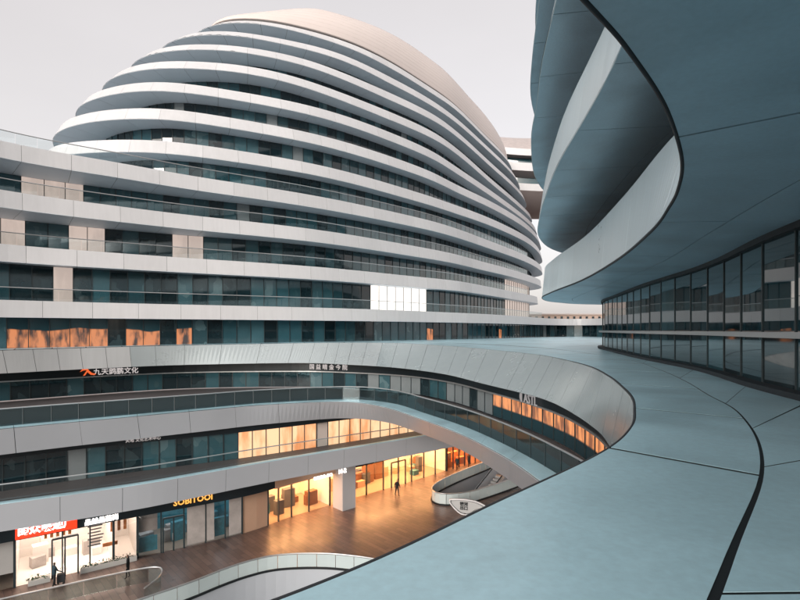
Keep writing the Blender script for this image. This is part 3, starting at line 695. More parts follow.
gallery_glass(G3, -6.0, -4.3, 1.35, m3, flip=True)
bar(pod, 'sign_band', G3, 0.02, -0.35, -4.32, -3.3, 'sign_band', us_between(0, G3.n - 1, 150))
bar(pod, 'ceiling_trim', G3, -0.36, -0.42, -4.40, -4.30, 'rail_steel', us_between(0, G3.n - 1, 150))
# level 3 gallery: rim, floor, fascia, balustrade
T5 = Curve([(-40, 18), (-24.5, 30.6), (-20, 34), (-15, 37.7), (-11, 40.5), (-5, 42.3), (-1.5, 39.7), (1.35, 34.2), (3.5, 29.2), (4.9, 24.3), (5.5, 20.8), (5.8, 17), (5, 12), (2, 7)], -6.05)
B5 = Curve([(-40, 18.3), (-24.6, 30.9), (-20, 34.4), (-15, 38), (-11, 40.9), (-5.2, 43.7), (-1.2, 41.9), (1.7, 37), (4, 32), (5.4, 26.8), (6.1, 23), (6.4, 18), (5.6, 12.5), (2.5, 7.5)], -7.7)
BL = Curve([(-40.4, 18.6), (-25, 31.2), (-20.4, 34.7), (-15.3, 38.4), (-11.2, 41.3), (-4.7, 43.5), (-.7, 41.2), (1.9, 36), (4.1, 31), (5.6, 26), (6.5, 21.5), (6.9, 17), (6, 11.5), (3, 6.5)], -6.05)
QQ = us_between(0, T5.n - 1, 200)
# floor between rim and glazing
g3pts = [G3.at(u)[:2] for u in us_between(0, G3.n - 1, 90)]
def floor_between(C1, C2, z, m, name='gallery_floor'):
    n = 160; us1 = us_between(0, C1.n - 1, n); us2 = us_between(0, C2.n - 1, n)
    L1 = [C1.at(C1.u_of(C1.len * i / n)) for i in range(n + 1)]; L2 = [C2.at(C2.u_of(C2.len * i / n)) for i in range(n + 1)]
    v, f = sheet([(x, y, z) for x, y, _ in L1], [(x, y, z) for x, y, _ in L2]); return mesh_obj(name, v, f, m, pod)
floor_between(BL, G3, -6.1, 'terrace_floor')
v, f = sheet([(*lerp(T5.at(u), BL.at(u), .04)[:2], -6.10) for u in QQ], [(*BL.at(u)[:2], -6.10) for u in QQ]); rl = mesh_obj('rim_ledge', v, f, 'joint', pod)
fb5 = T5.breaks(3.4)
strip(pod, 'rim_panel', rl, T5.at, BL.at, fb5, 0.02, 'ledge_alu', 0.03, 5, True)
v, f = sheet([(*lerp(T5.at(u), BL.at(u), .06)[:2], -6.1) for u in QQ], [(*lerp(B5.at(u), BL.at(u), .06)[:2], -7.66) for u in QQ]); band = mesh_obj('fascia_band', v, f, 'joint', pod)
strip(pod, 'fascia_panel', band, B5.at, lambda u: (*T5.at(u)[:2], -6.08), fb5, 0.025, lambda k, a, b: 'white_smooth', 0.03, 10, True)
floor_between(B5, Curve([(-46, 27), (-33, 43), (-20, 50), (-8, 56), (5, 60), (16, 55), (20, 40), (18, 25), (12, 10)], -7.6), -7.64, 'soffit_dome', 'ceiling')
def balustrade(C, z, h, step, root=pod, gm='balustrade_glass', post=False, u0=0, u1=None):
    u1 = C.n - 1 if u1 is None else u1
    L = [C.at(u) for u in us_between(u0, u1, 220)]; mb = MB(); mb.tube([(x, y, z + h) for x, y, _ in L], 0.045, 6); hr = mb.build('handrail', 'rail_steel', root)
    pb = [u for u in C.breaks(step) if u0 - 1e-6 <= u <= u1 + 1e-6]
    strip(root, 'balustrade_panel', hr, zset(C, z - 0.02).at, zset(C, z + h - 0.05).at, pb, 0.04, gm, 0.015, 1, True)
    if post:
        mb = MB()
        for u in pb: x, y, _ = C.at(u); mb.box((x, y, z + h / 2), (0.06, 0.06, h))
        tag(mb.build('rail_post', 'mullion', root), kind='stuff')
    return hr
balustrade(BL, -6.08, 1.15, 1.5, gm='gallery_glass', post=True)
# level 2 glazing
G2 = Curve([(-41, 20), (-25.8, 32.2), (-20.6, 36), (-12.6, 40.8), (-6.2, 45.4), (2, 51.8), (7, 56), (14, 62)], -10.4)
def m2(k, a, b):
    p = px_of(G2, (a + b) / 2)
    if 238 < p < 318 or 327 < p < 470: return 'lit_warm'
    if 316 <= p <= 328: return 'cream_panel'
    return rand_office(k)
gallery_glass(G2, -10.4, -8.2, 1.15, m2, flip=True)
bar(pod, 'sign_band', G2, 0.02, -0.3, -8.25, -7.62, 'sign_band', us_between(0, G2.n - 1, 100))
T6 = Curve([(-41, 17.8), (-34, 23.3), (-28, 27.3), (-23.8, 29.8), (-20.5, 31.7), (-17.2, 33.8), (-14, 36.4), (-9.6, 40), (0, 47.2), (4.4, 50.6), (10, 55), (17, 60)], -10.4)
B6 = zset(offset(T6, 0.12), -12.05)
v, f = sheet([(*offset(T6, 0.05).at(u)[:2], -10.45) for u in us_between(0, T6.n - 1, 120)], [(*offset(B6, 0.05).at(u)[:2], -12.0) for u in us_between(0, T6.n - 1, 120)]); band = mesh_obj('fascia_band', v, f, 'joint', pod)
strip(pod, 'fascia_panel', band, B6.at, T6.at, T6.breaks(3.4), 0.025, 'white_smooth', 0.03, 4, True)
bar(pod, 'coping', T6, 0.0, 0.35, -10.40, -10.32, 'ledge_alu', us_between(0, T6.n - 1, 120))
floor_between(offset(T6, 0.3), Curve([(-46, 24), (-28, 42), (-10, 55), (8, 68)], -10.42), -10.42, 'terrace_floor')
balustrade(offset(T6, 0.5), -10.38, 1.05, 1.5, gm='rail_glass')
floor_between(offset(B6, 0.05), Curve([(-46, 24), (-28, 42), (-10, 55), (8, 68)], -12.0), -12.02, 'soffit_dome', 'ceiling')
# ground floor shop fronts
SW = Curve([(-41.5, 20.5), (-25.2, 31.7), (-19.4, 35.9), (-12.9, 40.4), (-8.9, 44.8), (0, 53.2), (8, 61), (15, 67)], GZ)
bar(pod, 'sign_band', SW, 0.05, -0.95, -13.2, -12.1, 'sign_band', us_between(0, SW.n - 1, 100))
SB = offset(SW, 5.0)
def ux(x): return SW.u_px(x)
def sw(u, z, out=0.0):
    a, b = SW.at(max(u - .02, 0)), SW.at(min(u + .02, SW.n - 1)); dx, dy = b[0] - a[0], b[1] - a[1]; L = math.hypot(dx, dy); p = SW.at(u)
    return (p[0] + dy / L * out, p[1] - dx / L * out, z)          # out > 0 is towards the courtyard
ST = -13.2
def shop(x0, x1, lamp, wall, floor='shop_floor', glass='clear_glass', pane=1.5, depth=5.0, mull='mullion'):
    u0, u1 = ux(x0), ux(x1); us = us_between(u0, u1, 6); mb = MB()
    v, f = sheet([sw(u, GZ + 0.01, -depth) for u in us], [sw(u, ST + 0.3, -depth) for u in us]); mb.add(v, f)
    for u in (u0 + 0.004, u1 - 0.004): mb.add([sw(u, GZ, -0.1), sw(u, GZ, -depth), sw(u, ST + .3, -depth), sw(u, ST + .3, -0.1)], [(0, 1, 2, 3)])
    inn = mb.build('shop_interior', wall, pod)
    v, f = sheet([sw(u, GZ + 0.02, -0.05) for u in us], [sw(u, GZ + 0.02, -depth) for u in us]); mesh_obj('shop_floor', v, f, floor, inn)
    v, f = sheet([sw(u, ST + 0.28, -0.05) for u in us], [sw(u, ST + 0.28, -depth) for u in us]); mesh_obj('shop_ceiling', v, f, wall, inn)
    if lamp:
        for a_, b_ in ((0.9, 1.5), (3.0, 3.6)):
            v, f = sheet([sw(u, ST + 0.24, -a_) for u in us], [sw(u, ST + 0.24, -b_) for u in us]); mesh_obj('ceiling_lamp', v, f, lamp, inn)
    if glass:
        n_ = max(1, round((u1 - u0) * 0 + math.dist(SW.at(u0), SW.at(u1)) / pane)); pb = us_between(u0, u1, n_); mb = MB()
        for u in pb:
            p = sw(u, 0); q = sw(u, 0, 0.1); mb.box((p[0], p[1], (GZ + ST) / 2), (0.16, 0.08, ST - GZ), math.atan2(q[1] - p[1], q[0] - p[0]))
        fr = mb.build('shop_frame', mull, pod); tag(fr, kind='stuff')
        strip(pod, 'shop_window', fr, lambda u: sw(u, GZ + 0.08), lambda u: sw(u, ST), pb, 0.06, glass, 0.02, 1, True)
    return inn
def wallpatch(name, x0, x1, z0, z1, m, out=0.02, parent=pod, th=0.05, seg=2):
    u0, u1 = ux(x0), ux(x1); us = us_between(u0, u1, seg); v, f, _ = solid([sw(u, z0, out) for u in us][::-1], [sw(u, z1, out) for u in us][::-1], -th); return mesh_obj(name, v, f, m, parent)
shop(-40, 14, None, 'shutter_grey', pane=2)
wallpatch('shop_blind', -40, 13.5, GZ + 1.0, ST, 'shutter_grey', 0.06)
s1 = shop(15, 113, 'lamp_white', 'shop_white', 'shop_white', pane=2.1)
s2 = shop(114, 137, 'lamp_white', 'shop_white', 'shop_white', pane=2.2)
s3 = shop(138, 242, 'lamp_cool', 'poster_teal', pane=1.6)
s4 = shop(268, 330, 'lamp_warm', 'shop_white', pane=1.5)
s5 = shop(330, 446, 'lamp_warm', 'shop_white', pane=2.2)
s6 = shop(447, 540, 'lamp_warm', 'shop_wood', 'shop_wood', pane=1.0)
wallpatch('tan_wall', 242.5, 267.5, GZ, ST, 'tan_clad', 0.0, th=0.3)
wallpatch('shop_poster', 187, 214, GZ + 0.15, ST - 0.05, 'poster_grey', 0.05)
wallpatch('shop_poster', 229, 241, GZ + 0.15, ST - 0.05, 'poster_grey', 0.05)
wallpatch('shop_poster', 139, 158, GZ + 1.7, ST - 0.3, 'poster_grey', -0.3)
wallpatch('shop_poster', 139, 158, GZ + 0.2, GZ + 1.3, 'poster_teal', -0.32)
wallpatch('shop_poster', 216, 227, GZ + 0.2, GZ + 1.6, 'poster_teal', -0.32)
for x0, x1 in ((113, 116), (120, 123), (126, 129)): wallpatch('shop_poster', x0 - 2, x1 - 2, GZ + 2.2, GZ + 3.0, 'poster_orange', -0.25)
for i in range(8): wallpatch('poster_line', 88 + i % 2 * 1.5, 101 + (i * 5) % 4, GZ + 1.5 + 0.22 * i, GZ + 1.58 + 0.22 * i, 'poster_ink', -0.2)
wallpatch('shop_poster', 103, 118, GZ + 1.25, GZ + 1.5, 'poster_orange', -0.2)
for i, x in enumerate((44, 50, 56, 62, 68)): wallpatch('door_sign', x, x + 3.2, GZ + 2.75, GZ + 3.15, 'poster_orange', 0.06)
def door(x0, x1, h, m='mullion', handle=True):
    mb = MB()
    for x in (x0, (x0 + x1) / 2, x1):
        p = sw(ux(x), 0, 0.06); q = sw(ux(x), 0, 0.2); mb.box((p[0], p[1], GZ + h / 2), (0.14, 0.09, h), math.atan2(q[1] - p[1], q[0] - p[0]))
    a, b = sw(ux(x0), 0, 0.06), sw(ux(x1), 0, 0.06); mb.box(((a[0] + b[0]) / 2, (a[1] + b[1]) / 2, GZ + h), (math.dist(a, b), 0.14, 0.12), math.atan2(b[1] - a[1], b[0] - a[0]))
    d = mb.build('shop_door', m, pod)
    if handle:
        mb = MB(); c = sw(ux((x0 + x1) / 2 - 1.2), 0, 0.2); mb.tube([(c[0], c[1], GZ + 0.85), (c[0], c[1], GZ + 1.35)], 0.025); mb.build('door_handle', 'rail_steel', d)
door(52, 78, 2.6); door(163, 184, 2.5); door(391, 405, 2.6)
def stock(x0, x1, m, n_, d0=1.5, d1=4.3, hmax=1.5, parent=None):
    for _ in range(n_):
        p = sw(ux(random.uniform(x0, x1)), 0, -random.uniform(d0, d1)); h = random.uniform(0.5, hmax); mb = MB(); a_ = random.uniform(.6, .95)
        mb.box((p[0], p[1], GZ + h / 2 + 0.03), (random.uniform(.5, 1.3), random.uniform(.4, .7), h), a_); o_ = mb.build('display_stand', m, parent or pod)
stock(20, 110, 'shop_white', 4, 2.5, 4.3, parent=s1); stock(30, 110, 'poster_grey', 3, 2.5, 4.4, 1.0, s1); stock(272, 326, 'shop_wood', 6, parent=s4); stock(345, 440, 'tan_clad', 9, parent=s5); stock(345, 440, 'shop_wood', 5, parent=s5, hmax=2.2)
stock(272, 440, 'poster_teal', 5, 1.0, 4, 1.2, s5); stock(272, 440, 'poster_ink', 6, 1.0, 4, 1.9, s5); stock(450, 500, 'poster_orange', 12, 0.8, 4, 2.3, s6); stock(142, 235, 'poster_teal', 6, parent=s3); stock(142, 235, 'poster_grey', 5, parent=s3)
# square pillar between the lit shops and the entrance canopy box
a = sw(ux(336), 0, 1.3); b = sw(ux(337), 0, 1.3); mb = MB(); ang = math.atan2(b[1] - a[1], b[0] - a[0])
mb.box((a[0], a[1], (GZ - 12.0) / 2), (1.5, 1.5, -12.0 - GZ), ang); mb.build('pillar', 'pillar_clad', pod)
wallpatch('entrance_canopy', 268, 335, -13.25, -12.15, 'tan_clad', 1.0, th=1.0, seg=4)
# a lit white office on the level behind the j band
lit = RIM['i']

# ------------------------------------------------------------------ courtyard floor with two openings
V1 = [(-24, 20), (-20.5, 23.5), (-17, 26.8), (-14.6, 29), (-12.9, 30.6), (-11.5, 32.2), (-10.2, 33.4), (-8.6, 34.3), (-6.4, 34.6), (-4, 34.4), (-1, 33.4), (2, 31), (4, 27), (3, 20), (-2, 14), (-10, 11), (-20, 12), (-25, 16)]
V2 = [(11.5, 60.5), (9.7, 58.2), (6.9, 54.9), (4.6, 51.9), (3.5, 50), (3.1, 48.6), (3.4, 47.5), (4.4, 47.0), (6.5, 47.6), (9, 49.5), (14, 54)]
v1l, _ = closed_loop(V1, 120, 0, 0.8); v2l, _ = closed_loop(V2, 90, 0, 0.5)
big = [(1500 * math.cos(a), 40 + 1500 * math.sin(a)) for a in [2 * math.pi * i / 48 for i in range(48)]]
v, f = poly_fill([big, v1l, v2l], GZ); tag(mesh_obj('ground', v, f, 'paving'), kind='structure')
def pit(loop, depth, wall, floor, nm):
    n = len(loop); v, f = sheet([(x, y, GZ - 0.0) for x, y in loop + loop[:1]], [(x, y, GZ - depth) for x, y in loop + loop[:1]])
    tag(mesh_obj('pit_wall', v, f, wall), kind='structure')
    v, f = poly_fill([loop], GZ - depth); tag(mesh_obj('lower_floor', v, f, floor), kind='structure')
pit(v1l, 5.2, 'white_smooth', 'lower_floor', 'a'); pit(v2l, 5.2, 'white_smooth', 'lower_floor', 'b')
def rail_thing(name, label, ctrl, h, step, gm, z=GZ, r=0.05, closed=False, kerb=True):
    t = thing(name, label, 'balustrade', (ctrl[0][0], ctrl[0][1], z)); C = Curve(ctrl, z)
    L = [C.at(u) for u in us_between(0, C.n - 1, 160)]; mb = MB(); mb.tube([(x, y, z + h) for x, y, _ in L], r, 6); mb.build('handrail', 'rail_steel', t)
    if kerb:
        a, b = offset(C, 0.12), offset(C, -0.12); v = []; f = []
        for i, u in enumerate(us_between(0, C.n - 1, 160)):
            p, q = a.at(u), b.at(u); v += [(p[0], p[1], z), (q[0], q[1], z), (q[0], q[1], z + .12), (p[0], p[1], z + .12)]
            if i: k = 4 * i; f += [(k - 4 + j, k - 4 + (j + 1) % 4, k + (j + 1) % 4, k + j) for j in range(4)]
        mesh_obj('base_rail', v, f, 'gutter_black', t)
    strip(t, 'glass_panel', t, zset(C, z + 0.13).at, zset(C, z + h - 0.06).at, C.breaks(step), 0.04, gm, 0.02, 2, True)
    return t
mat('frosted', (0.50, 0.58, 0.58), 0.15, noise=0.06, scale=0.6)
rail_thing('curved_balustrade', 'curved frosted glass balustrade round the large sunken opening', [(x, y) for x, y in V1[:13]], 1.05, 1.35, 'frosted')
rail_thing('escalator_balustrade', 'looped white glass balustrade round the escalator opening', V2, 1.1, 1.2, 'frosted', r=0.06)
rail_thing('shop_balustrade', 'clear glass balustrade with rounded corner before the bright white shop', [(-27, 26.0), (-24.2, 27.9), (-20.5, 30.2), (-18.0, 31.7), (-16.4, 32.5), (-15.6, 32.5), (-15.2, 31.9), (-15.1, 31.0), (-15.3, 29.9)], 1.05, 1.7, 'balustrade_glass', kerb=False)
# escalator in its opening
es = thing('escalator', 'white sided escalator descending into the opening behind the looped balustrade', 'escalator', (8, 52, GZ - 5.2))
def esc_side(p, q, off, m, nm, w=0.12, zt=0.95, zb=-0.5):
    d = Vector((q[0] - p[0], q[1] - p[1], 0)).normalized(); nn = Vector((-d.y, d.x, 0)); a = Vector(p) + nn * off; b = Vector(q) + nn * off; v = []
    for s in (0, w):
        for e in (a, b):
            for zz in (zb, zt): x = e + nn * s; v.append((x.x, x.y, x.z + zz))
    return mesh_obj(nm, v, [(0, 1, 3, 2), (4, 6, 7, 5), (0, 4, 5, 1), (2, 3, 7, 6), (1, 5, 7, 3), (0, 2, 6, 4)], m, es)
ep, eq = (5.2, 49.2, GZ - 5.0), (12.2, 56.6, GZ)
esc_side(ep, eq, 1.5, 'white_smooth', 'side_panel', 0.3, 0.9, -1.0); esc_side(ep, eq, -0.2, 'white_smooth', 'side_panel', 0.3, 0.55, -1.0)
for o_ in (1.6, -0.1):
    mb = MB(); d = Vector((eq[0] - ep[0], eq[1] - ep[1], 0)).normalized(); nn = Vector((-d.y, d.x, 0)) * o_
    mb.tube([(ep[0] + nn.x, ep[1] + nn.y, ep[2] + 0.98), (eq[0] + nn.x, eq[1] + nn.y, eq[2] + 0.98)], 0.06); mb.build('handrail', 'rubber', es)
mb = MB(); ns = 22; d = Vector((eq[0] - ep[0], eq[1] - ep[1], 0)); nn = Vector((-d.y, d.x, 0)).normalized(); ang = math.atan2(d.y, d.x)
for i in range(ns):
    t_ = (i + .5) / ns; c = Vector(ep) + (Vector(eq) - Vector(ep)) * t_ + nn * 0.75; m_ = MB(); m_.box((c.x, c.y, c.z - 0.15), (d.length / ns * 1.02, 1.25, 0.26), ang); m_.build('step', 'sill_alu', es)
# leaf shaped white sign shell beside the opening
pdv = thing('directory_sign', 'white leaf shaped directory shell with dark lettering beside the escalator opening', 'sign', (5.6, 44.4, GZ))
cs = [(-1.55, 1.15), (-1.2, 1.28), (-0.3, 1.34), (0.6, 1.3), (1.3, 1.12), (1.85, 0.8), (1.5, 0.72), (0.95, 0.5), (0.5, 0.12), (0.1, 0.0), (-0.45, 0.05), (-1.05, 0.5)]
lp, _ = closed_loop(cs, 60, 0, 0.06); px0, py0 = 5.9, 44.6
v = []; f = []
for i, (s, h) in enumerate(lp):
    for d_ in (0.0, 0.5): v.append((px0 + s * 0.97, py0 + s * -0.25 + d_ * (1 - .25 * h), GZ + h))
nL = len(lp)
for i in range(nL): a_, b_ = 2 * i, 2 * ((i + 1) % nL); f.append((a_, b_, b_ + 1, a_ + 1))
f.append(tuple(2 * i + 1 for i in range(nL)))
mesh_obj('shell', v, f, 'white_alu', pdv)
ins_ = [(s * 0.86 - 0.02, 0.66 + (h - 0.66) * 0.80) for s, h in lp]
mesh_obj('sign_face', [(px0 + s * .97, py0 + s * -.25 + 0.06, GZ + h) for s, h in ins_], [tuple(range(nL))], 'sill_alu', pdv)
mb = MB(); mb.tube([(px0 + s * .97, py0 + s * -.25, GZ + h) for s, h in lp + lp[:1]], 0.07, 8); mb.build('rim', 'white_alu', pdv, True)

# ------------------------------------------------------------------ lettering
def text(body, size, pos, xdir, m, name, label, cat='sign', bold=0.0, group=None, parent=None, ext=0.02):
    c = bpy.data.curves.new('lettering', 'FONT'); c.body = body; c.size = size; c.extrude = ext; c.offset = bold; c.align_x = 'LEFT'; c.resolution_u = 2
    o = bpy.data.objects.new('tmp', c); col.objects.link(o); bpy.context.view_layer.update()
    me = bpy.data.meshes.new_from_object(o.evaluated_get(bpy.context.evaluated_depsgraph_get())); bpy.data.objects.remove(o)
    x = Vector((xdir[0], xdir[1], 0)).normalized(); z = Vector((0, 0, 1)); y = x.cross(z)     # glyph normal towards -y ... viewer
    M = Matrix(((x.x, 0, -(-x.y) if False else x.y, pos[0]), (x.y, 0, -x.x, pos[1]), (0, 1, 0, pos[2]), (0, 0, 0, 1)))
    me.transform(M); me.materials.clear(); me.materials.append(MATS[m])
    ob = bpy.data.objects.new(name, me); col.objects.link(ob)
    if parent: ob.parent = parent; ob.location = -parent.location
    else: tag(ob, label, cat, group)
    return ob
def on_curve(C, x, z, out):
    u = C.u_px(x); a, b = C.at(max(u - .03, 0)), C.at(min(u + .03, C.n - 1)); dx, dy = b[0] - a[0], b[1] - a[1]; L = math.hypot(dx, dy); p = C.at(u)
    return (p[0] + dy / L * out, p[1] - dx / L * out, z), (dx / L, dy / L)
def chord(C, x0, x1, z, out):
    a, _ = on_curve(C, x0, z, out); b, _ = on_curve(C, x1, z, out); return a, (b[0] - a[0], b[1] - a[1]), math.dist(a, b)
p, d, L = chord(G3, 92, 139, -4.14, 0.55); text('九天鹍鹏文化', L / 6.2, p, d, 'sign_dim', 'gallery_sign', 'white Chinese lettering with a red bird emblem on the dark gallery band', bold=0.008)
# red bird emblem, a thing of its own beside the lettering
p, d, L = chord(G3, 78, 91, -4.2, 0.56); dv = Vector((d[0], d[1], 0)).normalized()
def flat_shape(name, pts, origin, dv, m, th=0.04, parent=None):
    nv = Vector((dv.y, -dv.x, 0)); v = []
    for k in (0, th):
        for s, h in pts: q = Vector(origin) + dv * s + Vector((0, 0, h)) + nv * k; v.append(tuple(q))
    n = len(pts); f = [tuple(range(n - 1, -1, -1)), tuple(range(n, 2 * n))] + [(i, (i + 1) % n, n + (i + 1) % n, n + i) for i in range(n)]
    return mesh_obj(name, v, f, m, parent)
em = thing('bird_emblem', 'red brush stroke bird emblem beside white Chinese lettering on the dark gallery band', 'emblem', p)
flat_shape('body_stroke', [(.05, .35), (.25, .62), (.5, .72), (.62, .70), (.78, .45), (1.0, .22), (1.35, .12), (1.2, .02), (.9, .06), (.7, .25), (.55, .5), (.3, .48)], p, dv, 'logo_red', parent=em)
flat_shape('wing_stroke', [(.3, .0), (.45, .02), (.62, .3), (.72, .42), (.58, .45), (.45, .25)], p, dv, 'logo_red', parent=em)
p, d, L = chord(G3, 311, 346, -4.05, 0.55); text('国 益 晴 金 今 院', L / 6.6, p, d, 'sign_dim', 'gallery_sign', 'small pale Chinese lettering above a blue lit window on the dark gallery band', bold=0.006)
p, d, L = chord(G3, 527, 552, -4.30, 0.5); text('◖ ASTL', L / 4.0, p, d, 'sign_faint', 'gallery_sign', 'pale leaf logo and Latin letters on the dark band above windows with orange reflections', bold=0.006)
p, d, L = chord(G2, 125, 160, -8.1, 0.45); text('天地 文化艺术中心', L / 8.2, p, d, 'sign_dim', 'gallery_sign', 'faint small lettering on the dark band of the lower gallery')
wallpatch('red_light_box', 16, 76, -13.15, -12.3, 'sign_red', 0.97, th=0.06, seg=4)
p, d, L = chord(SW, 18, 72, -12.86, 1.08); text('的众联迎厂', L / 4.9, p, d, 'sign_white', 'shop_sign', 'glowing red shop sign with white Chinese characters over the bright shop', bold=0.02)
p, d, L = chord(SW, 83, 116, -13.02, 1.08); text('晶益品荟尚', L / 4.9, p, d, 'sign_white', 'shop_sign', 'white illuminated Chinese lettering right of the red shop sign', bold=0.02)
p, d, L = chord(SW, 171, 214, -12.86, 1.08); text('SOBITOOI', L / 5.2, p, d, 'sign_gold', 'shop_sign', 'gold illuminated letters over the shop with large posters', bold=0.015)
p, d, L = chord(SW, 300, 321, -13.0, 2.1); text('银河商业·出口', L / 7.0, p, d, 'sign_white', 'entrance_sign', 'small white lettering on the brown entrance canopy', bold=0.006)
p, d, L = chord(SW, 325, 334, -13.0, 2.1); text('M-2', L / 1.8, p, d, 'sign_white', 'entrance_sign', 'larger white letters at the end of the brown entrance canopy', bold=0.01)
text('银河\n出口', 0.36, (px0 - 0.55, py0 + 0.14, GZ + 0.82), (0.97, -0.25), 'gutter_black', 'lettering', None, parent=pdv, bold=0.01)

# ------------------------------------------------------------------ sky bridge and far buildings
br = thing('sky_bridge', 'curved white sky bridge joining the dome high above', 'bridge', (35, 160, GZ))
def bridge_band(name, pts, m, parent=br):
    """pts: list of polylines (lists of 3D points), lofted"""
    v = [p for L in pts for p in L]; n = len(pts[0]); f = []
    for j in range(len(pts) - 1):
        for i in range(n - 1): f.append((j * n + i, j * n + i + 1, (j + 1) * n + i + 1, (j + 1) * n + i))
    return mesh_obj(name, v, f, m, parent, smooth=True)
def bl(y0, z, sag, push=0.0, n=30):
    """line across the gap at distance y0, height z at its middle, curling up at the dome end"""
    out = []
    for i in range(n + 1):
        t = i / n; x = 18 + 60 * t; s = (t - 0.45) / 0.45; out.append((x, y0 + 9 * (s * s) * (1 if t < .45 else .4) + push, z + sag * s * s * (1 if t < .45 else 0.5)))
    return out
Y0 = 150
bridge_band('roof', [bl(Y0 + 40, 70.5, 8), bl(Y0 + 26, 67.5, 7), bl(Y0 + 14, 62.6, 7), bl(Y0 + 6, 58.0, 6.5), bl(Y0 + 1.5, 55.0, 6), bl(Y0 - .6, 53.8, 6)], 'far_roof')
for z0, z1, yy in ((53.9, 52.0, -.8), (49.7, 47.4, -.8), (43.9, 41.9, 0.6)):
    bridge_band('fascia_band', [bl(Y0 + yy, z0, 6), bl(Y0 + yy + 0.3, z1, 6)], 'white_alu')
for z0, z1, yy in ((52.0, 48.6, 2.2), (46.4, 43.0, 3.4)):
    bridge_band('glazing', [bl(Y0 + yy, z0, 6), bl(Y0 + yy, z1, 6)], 'glass_teal')
bridge_band('soffit', [bl(Y0 - .5, 52.0, 6), bl(Y0 + 2.2, 52.0, 6)], 'far_under'); bridge_band('soffit', [bl(Y0 - .5, 47.4, 6), bl(Y0 + 3.4, 46.4, 6)], 'far_under')
bridge_band('underside', [bl(Y0 + 0.9, 41.9, 6), bl(Y0 + 6, 38.6, 3), bl(Y0 + 14, 37.4, 0), bl(Y0 + 26, 39, 0)], 'far_under')
fb0 = thing('far_stone_building', 'long beige stone building with a row of small dark windows beyond the link', 'building', (75, 215, GZ))
mb = MB(); mb.box((76, 222, -5), (46, 14, 23)); mb.build('wall', 'far_stone', fb0)
mb = MB(); mb.box((76, 222, 6.75), (47, 15, 0.5)); mb.build('cornice', 'cream_panel', fb0)
for i in range(15):
    mb = MB(); mb.box((56 + i * 2.7, 214.98, 5.2), (1.0, 0.2, 1.3)); mb.build('window', 'glass_dark', fb0)
for i in range(15):
    mb = MB(); mb.box((56 + i * 2.7, 214.98, 0.5), (1.3, 0.2, 1.8)); mb.build('window', 'glass_dark', fb0)

# ------------------------------------------------------------------ planters, people
def planter(x0, x1, label):
    u0, u1 = ux(x0), ux(x1); a, b = sw(u0, GZ, 0.25), sw(u1, GZ, 0.25); L = math.dist(a, b); ang = math.atan2(b[1] - a[1], b[0] - a[0]); c = ((a[0] + b[0]) / 2, (a[1] + b[1]) / 2)
    t = thing('planter', label, 'planter', (c[0], c[1], GZ)); mb = MB(); mb.box((c[0], c[1], GZ + 0.16), (L, 0.35, 0.32), ang); mb.build('trough', 'planter_box', t)
    mb = MB()
    for i in range(int(L * 45)):
        s = random.random(); q = (a[0] + (b[0] - a[0]) * s + random.uniform(-.15, .15), a[1] + (b[1] - a[1]) * s + random.uniform(-.15, .15), GZ + 0.3 + random.random() * 0.32 * (0.6 + 0.4 * math.sin(s * 40)))
        e = [Vector((random.uniform(-1, 1), random.uniform(-1, 1), random.uniform(-1, 1))).normalized() * 0.11 for _ in range(3)]
        mb.add([Vector(q) + x for x in e], [(0, 1, 2)])
    tag(mb.build('foliage', 'planter_leaf', t), kind='stuff')
planter(28, 50, 'low planter of small shrubs beside the white shop door, left of the standing person')
planter(80, 136, 'long low planter of small shrubs under the bright poster window')

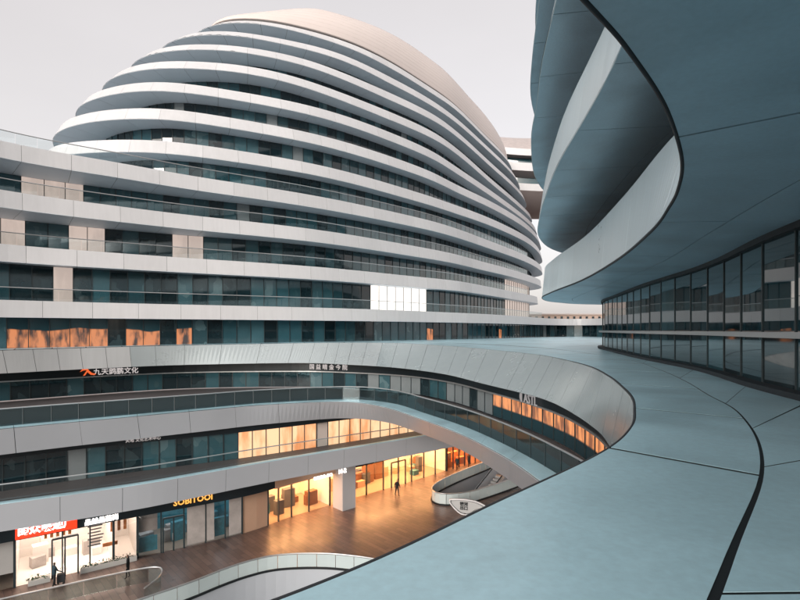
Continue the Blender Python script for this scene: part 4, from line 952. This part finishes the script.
def person(x, y, head, pose, top, legs, label, h=1.68, hair='hair', extra=None):
    """one continuous skinned body; pose gives joint offsets; facing angle head (radians, 0 = +X)"""
    k = h / 1.72; st = pose.get('stride', 0.0); la, ra = pose.get('larm', (0.05, 0.0)), pose.get('rarm', (0.05, 0.0))
    V = [((0, 0, .95), .135), ((0, 0, 1.15), .125), ((.01, 0, 1.36), .15), ((.01, 0, 1.46), .075), ((.02, 0, 1.53), .058), ((.03, 0, 1.60), .088), ((.03, 0, 1.69), .078)]
    E = [(0, 1), (1, 2), (2, 3), (3, 4), (4, 5), (5, 6)]
    for sgn, ar in ((1, la), (-1, ra)):
        b = len(V); f1, f2 = ar
        V += [((0, sgn * .19, 1.41), .062), ((f1, sgn * .235, 1.14), .047), ((f1 + f2, sgn * .23, .90 + abs(f2) * .45), .036), ((f1 + f2 * 1.25 + .02, sgn * .22, .81 + abs(f2) * .55), .034)]
        E += [(2, b), (b, b + 1), (b + 1, b + 2), (b + 2, b + 3)]
    for sgn in (1, -1):
        b = len(V); s = st * sgn
        V += [((0, sgn * .095, .88), .098), ((s * .45 + .03, sgn * .10, .50), .066), ((s * .8 - max(0, -s) * .2, sgn * .10, .10 + max(0, -s) * .12), .044), ((s * .8 + .14 - max(0, -s) * .2, sgn * .105, .035 + max(0, -s) * .06), .034)]
        E += [(0, b), (b, b + 1), (b + 1, b + 2), (b + 2, b + 3)]
    me = bpy.data.meshes.new('person'); me.from_pydata([tuple(c * k for c in p) for p, _ in V], E, []); o = bpy.data.objects.new('tmp', me); col.objects.link(o)
    md = o.modifiers.new('skin', 'SKIN'); md.use_smooth_shade = True; sb = o.modifiers.new('sub', 'SUBSURF'); sb.levels = 1; sb.render_levels = 1
    for i, (_, r_) in enumerate(V): me.skin_vertices[0].data[i].radius = (r_ * k, r_ * k * (1.18 if i in (1, 2) else 1)); me.skin_vertices[0].data[i].use_root = (i == 0)
    bpy.context.view_layer.update(); m2 = bpy.data.meshes.new_from_object(o.evaluated_get(bpy.context.evaluated_depsgraph_get())); bpy.data.objects.remove(o)
    m2.materials.clear()
    for nm in (top, legs, 'skin', hair, 'cloth_black'): m2.materials.append(MATS[nm])
    for pl in m2.polygons:
        c = pl.center / k
        if c.z > 1.50: pl.material_index = 3 if (c.z > 1.68 or c.x < 0.02) else 2
        elif c.z < 0.09 : pl.material_index = 4
        elif c.z < 0.93 and abs(c.y) < .17: pl.material_index = 1
        elif abs(c.y) > .17 and c.z < 0.88: pl.material_index = 2
        else: pl.material_index = 0
        pl.use_smooth = True
    m2.transform(Matrix.Rotation(head, 4, 'Z')); zmin = min(v_.co.z for v_ in m2.vertices)
    p = bpy.data.objects.new('person', m2); col.objects.link(p); p.location = (x, y, GZ - zmin + 0.002); tag(p, label, 'person', 'people walking in the courtyard'); return p
def gp(x, y): return P2(x, y, GZ)
q = gp(54, 587); person(q[0], q[1], R(60), dict(stride=.12, rarm=(.12, .22), larm=(.05, .05)), 'cloth_navy', 'cloth_black', 'person in navy coat holding a dark bag before the white shop door', 1.62)
q2 = gp(61, 584)
bag = thing('wheeled_cart', 'small dark folding cart standing beside the person in navy coat', 'cart', (q2[0], q2[1], GZ))
mb = MB(); mb.box((q2[0], q2[1], GZ + 0.42), (0.42, 0.3, 0.5), 0.5); mb.build('bag', 'cloth_charcoal', bag)
mb = MB(); mb.tube([(q2[0] - .15, q2[1] + .15, GZ + .2), (q2[0] - .18, q2[1] + .2, GZ + .95), (q2[0] + .18, q2[1] + .2, GZ + .95), (q2[0] + .15, q2[1] + .15, GZ + .2)], 0.02); mb.build('handle', 'mullion', bag)
for s in (-.18, .18): mb = MB(); mb.tube([(q2[0] + s - .02, q2[1], GZ + .09), (q2[0] + s + .02, q2[1], GZ + .09)], 0.09, 12); mb.build('wheel', 'rubber', bag)
q = gp(128, 578); person(q[0], q[1], R(200), dict(stride=.1), 'cloth_black', 'cloth_black', 'person in black walking behind the rounded end of the glass balustrade', 1.6)
q = gp(397, 495.5); person(q[0], q[1], R(-60), dict(stride=.22, larm=(.12, .1), rarm=(-.1, .05)), 'cloth_black', 'cloth_black', 'person in black crossing the orange lit paving before the glass door', 1.62)
q = gp(457, 470.5); person(q[0], q[1], R(210), dict(stride=.2, larm=(-.1, .05), rarm=(.1, .08)), 'cloth_navy', 'cloth_black', 'person in dark coat walking by the timber shop with orange lamps', 1.66)
q = gp(468.5, 467); person(q[0], q[1], R(30), dict(stride=.12), 'cloth_charcoal', 'cloth_black', 'person in grey by the rail of the escalator opening', 1.6)
q = gp(430, 534)
flush()
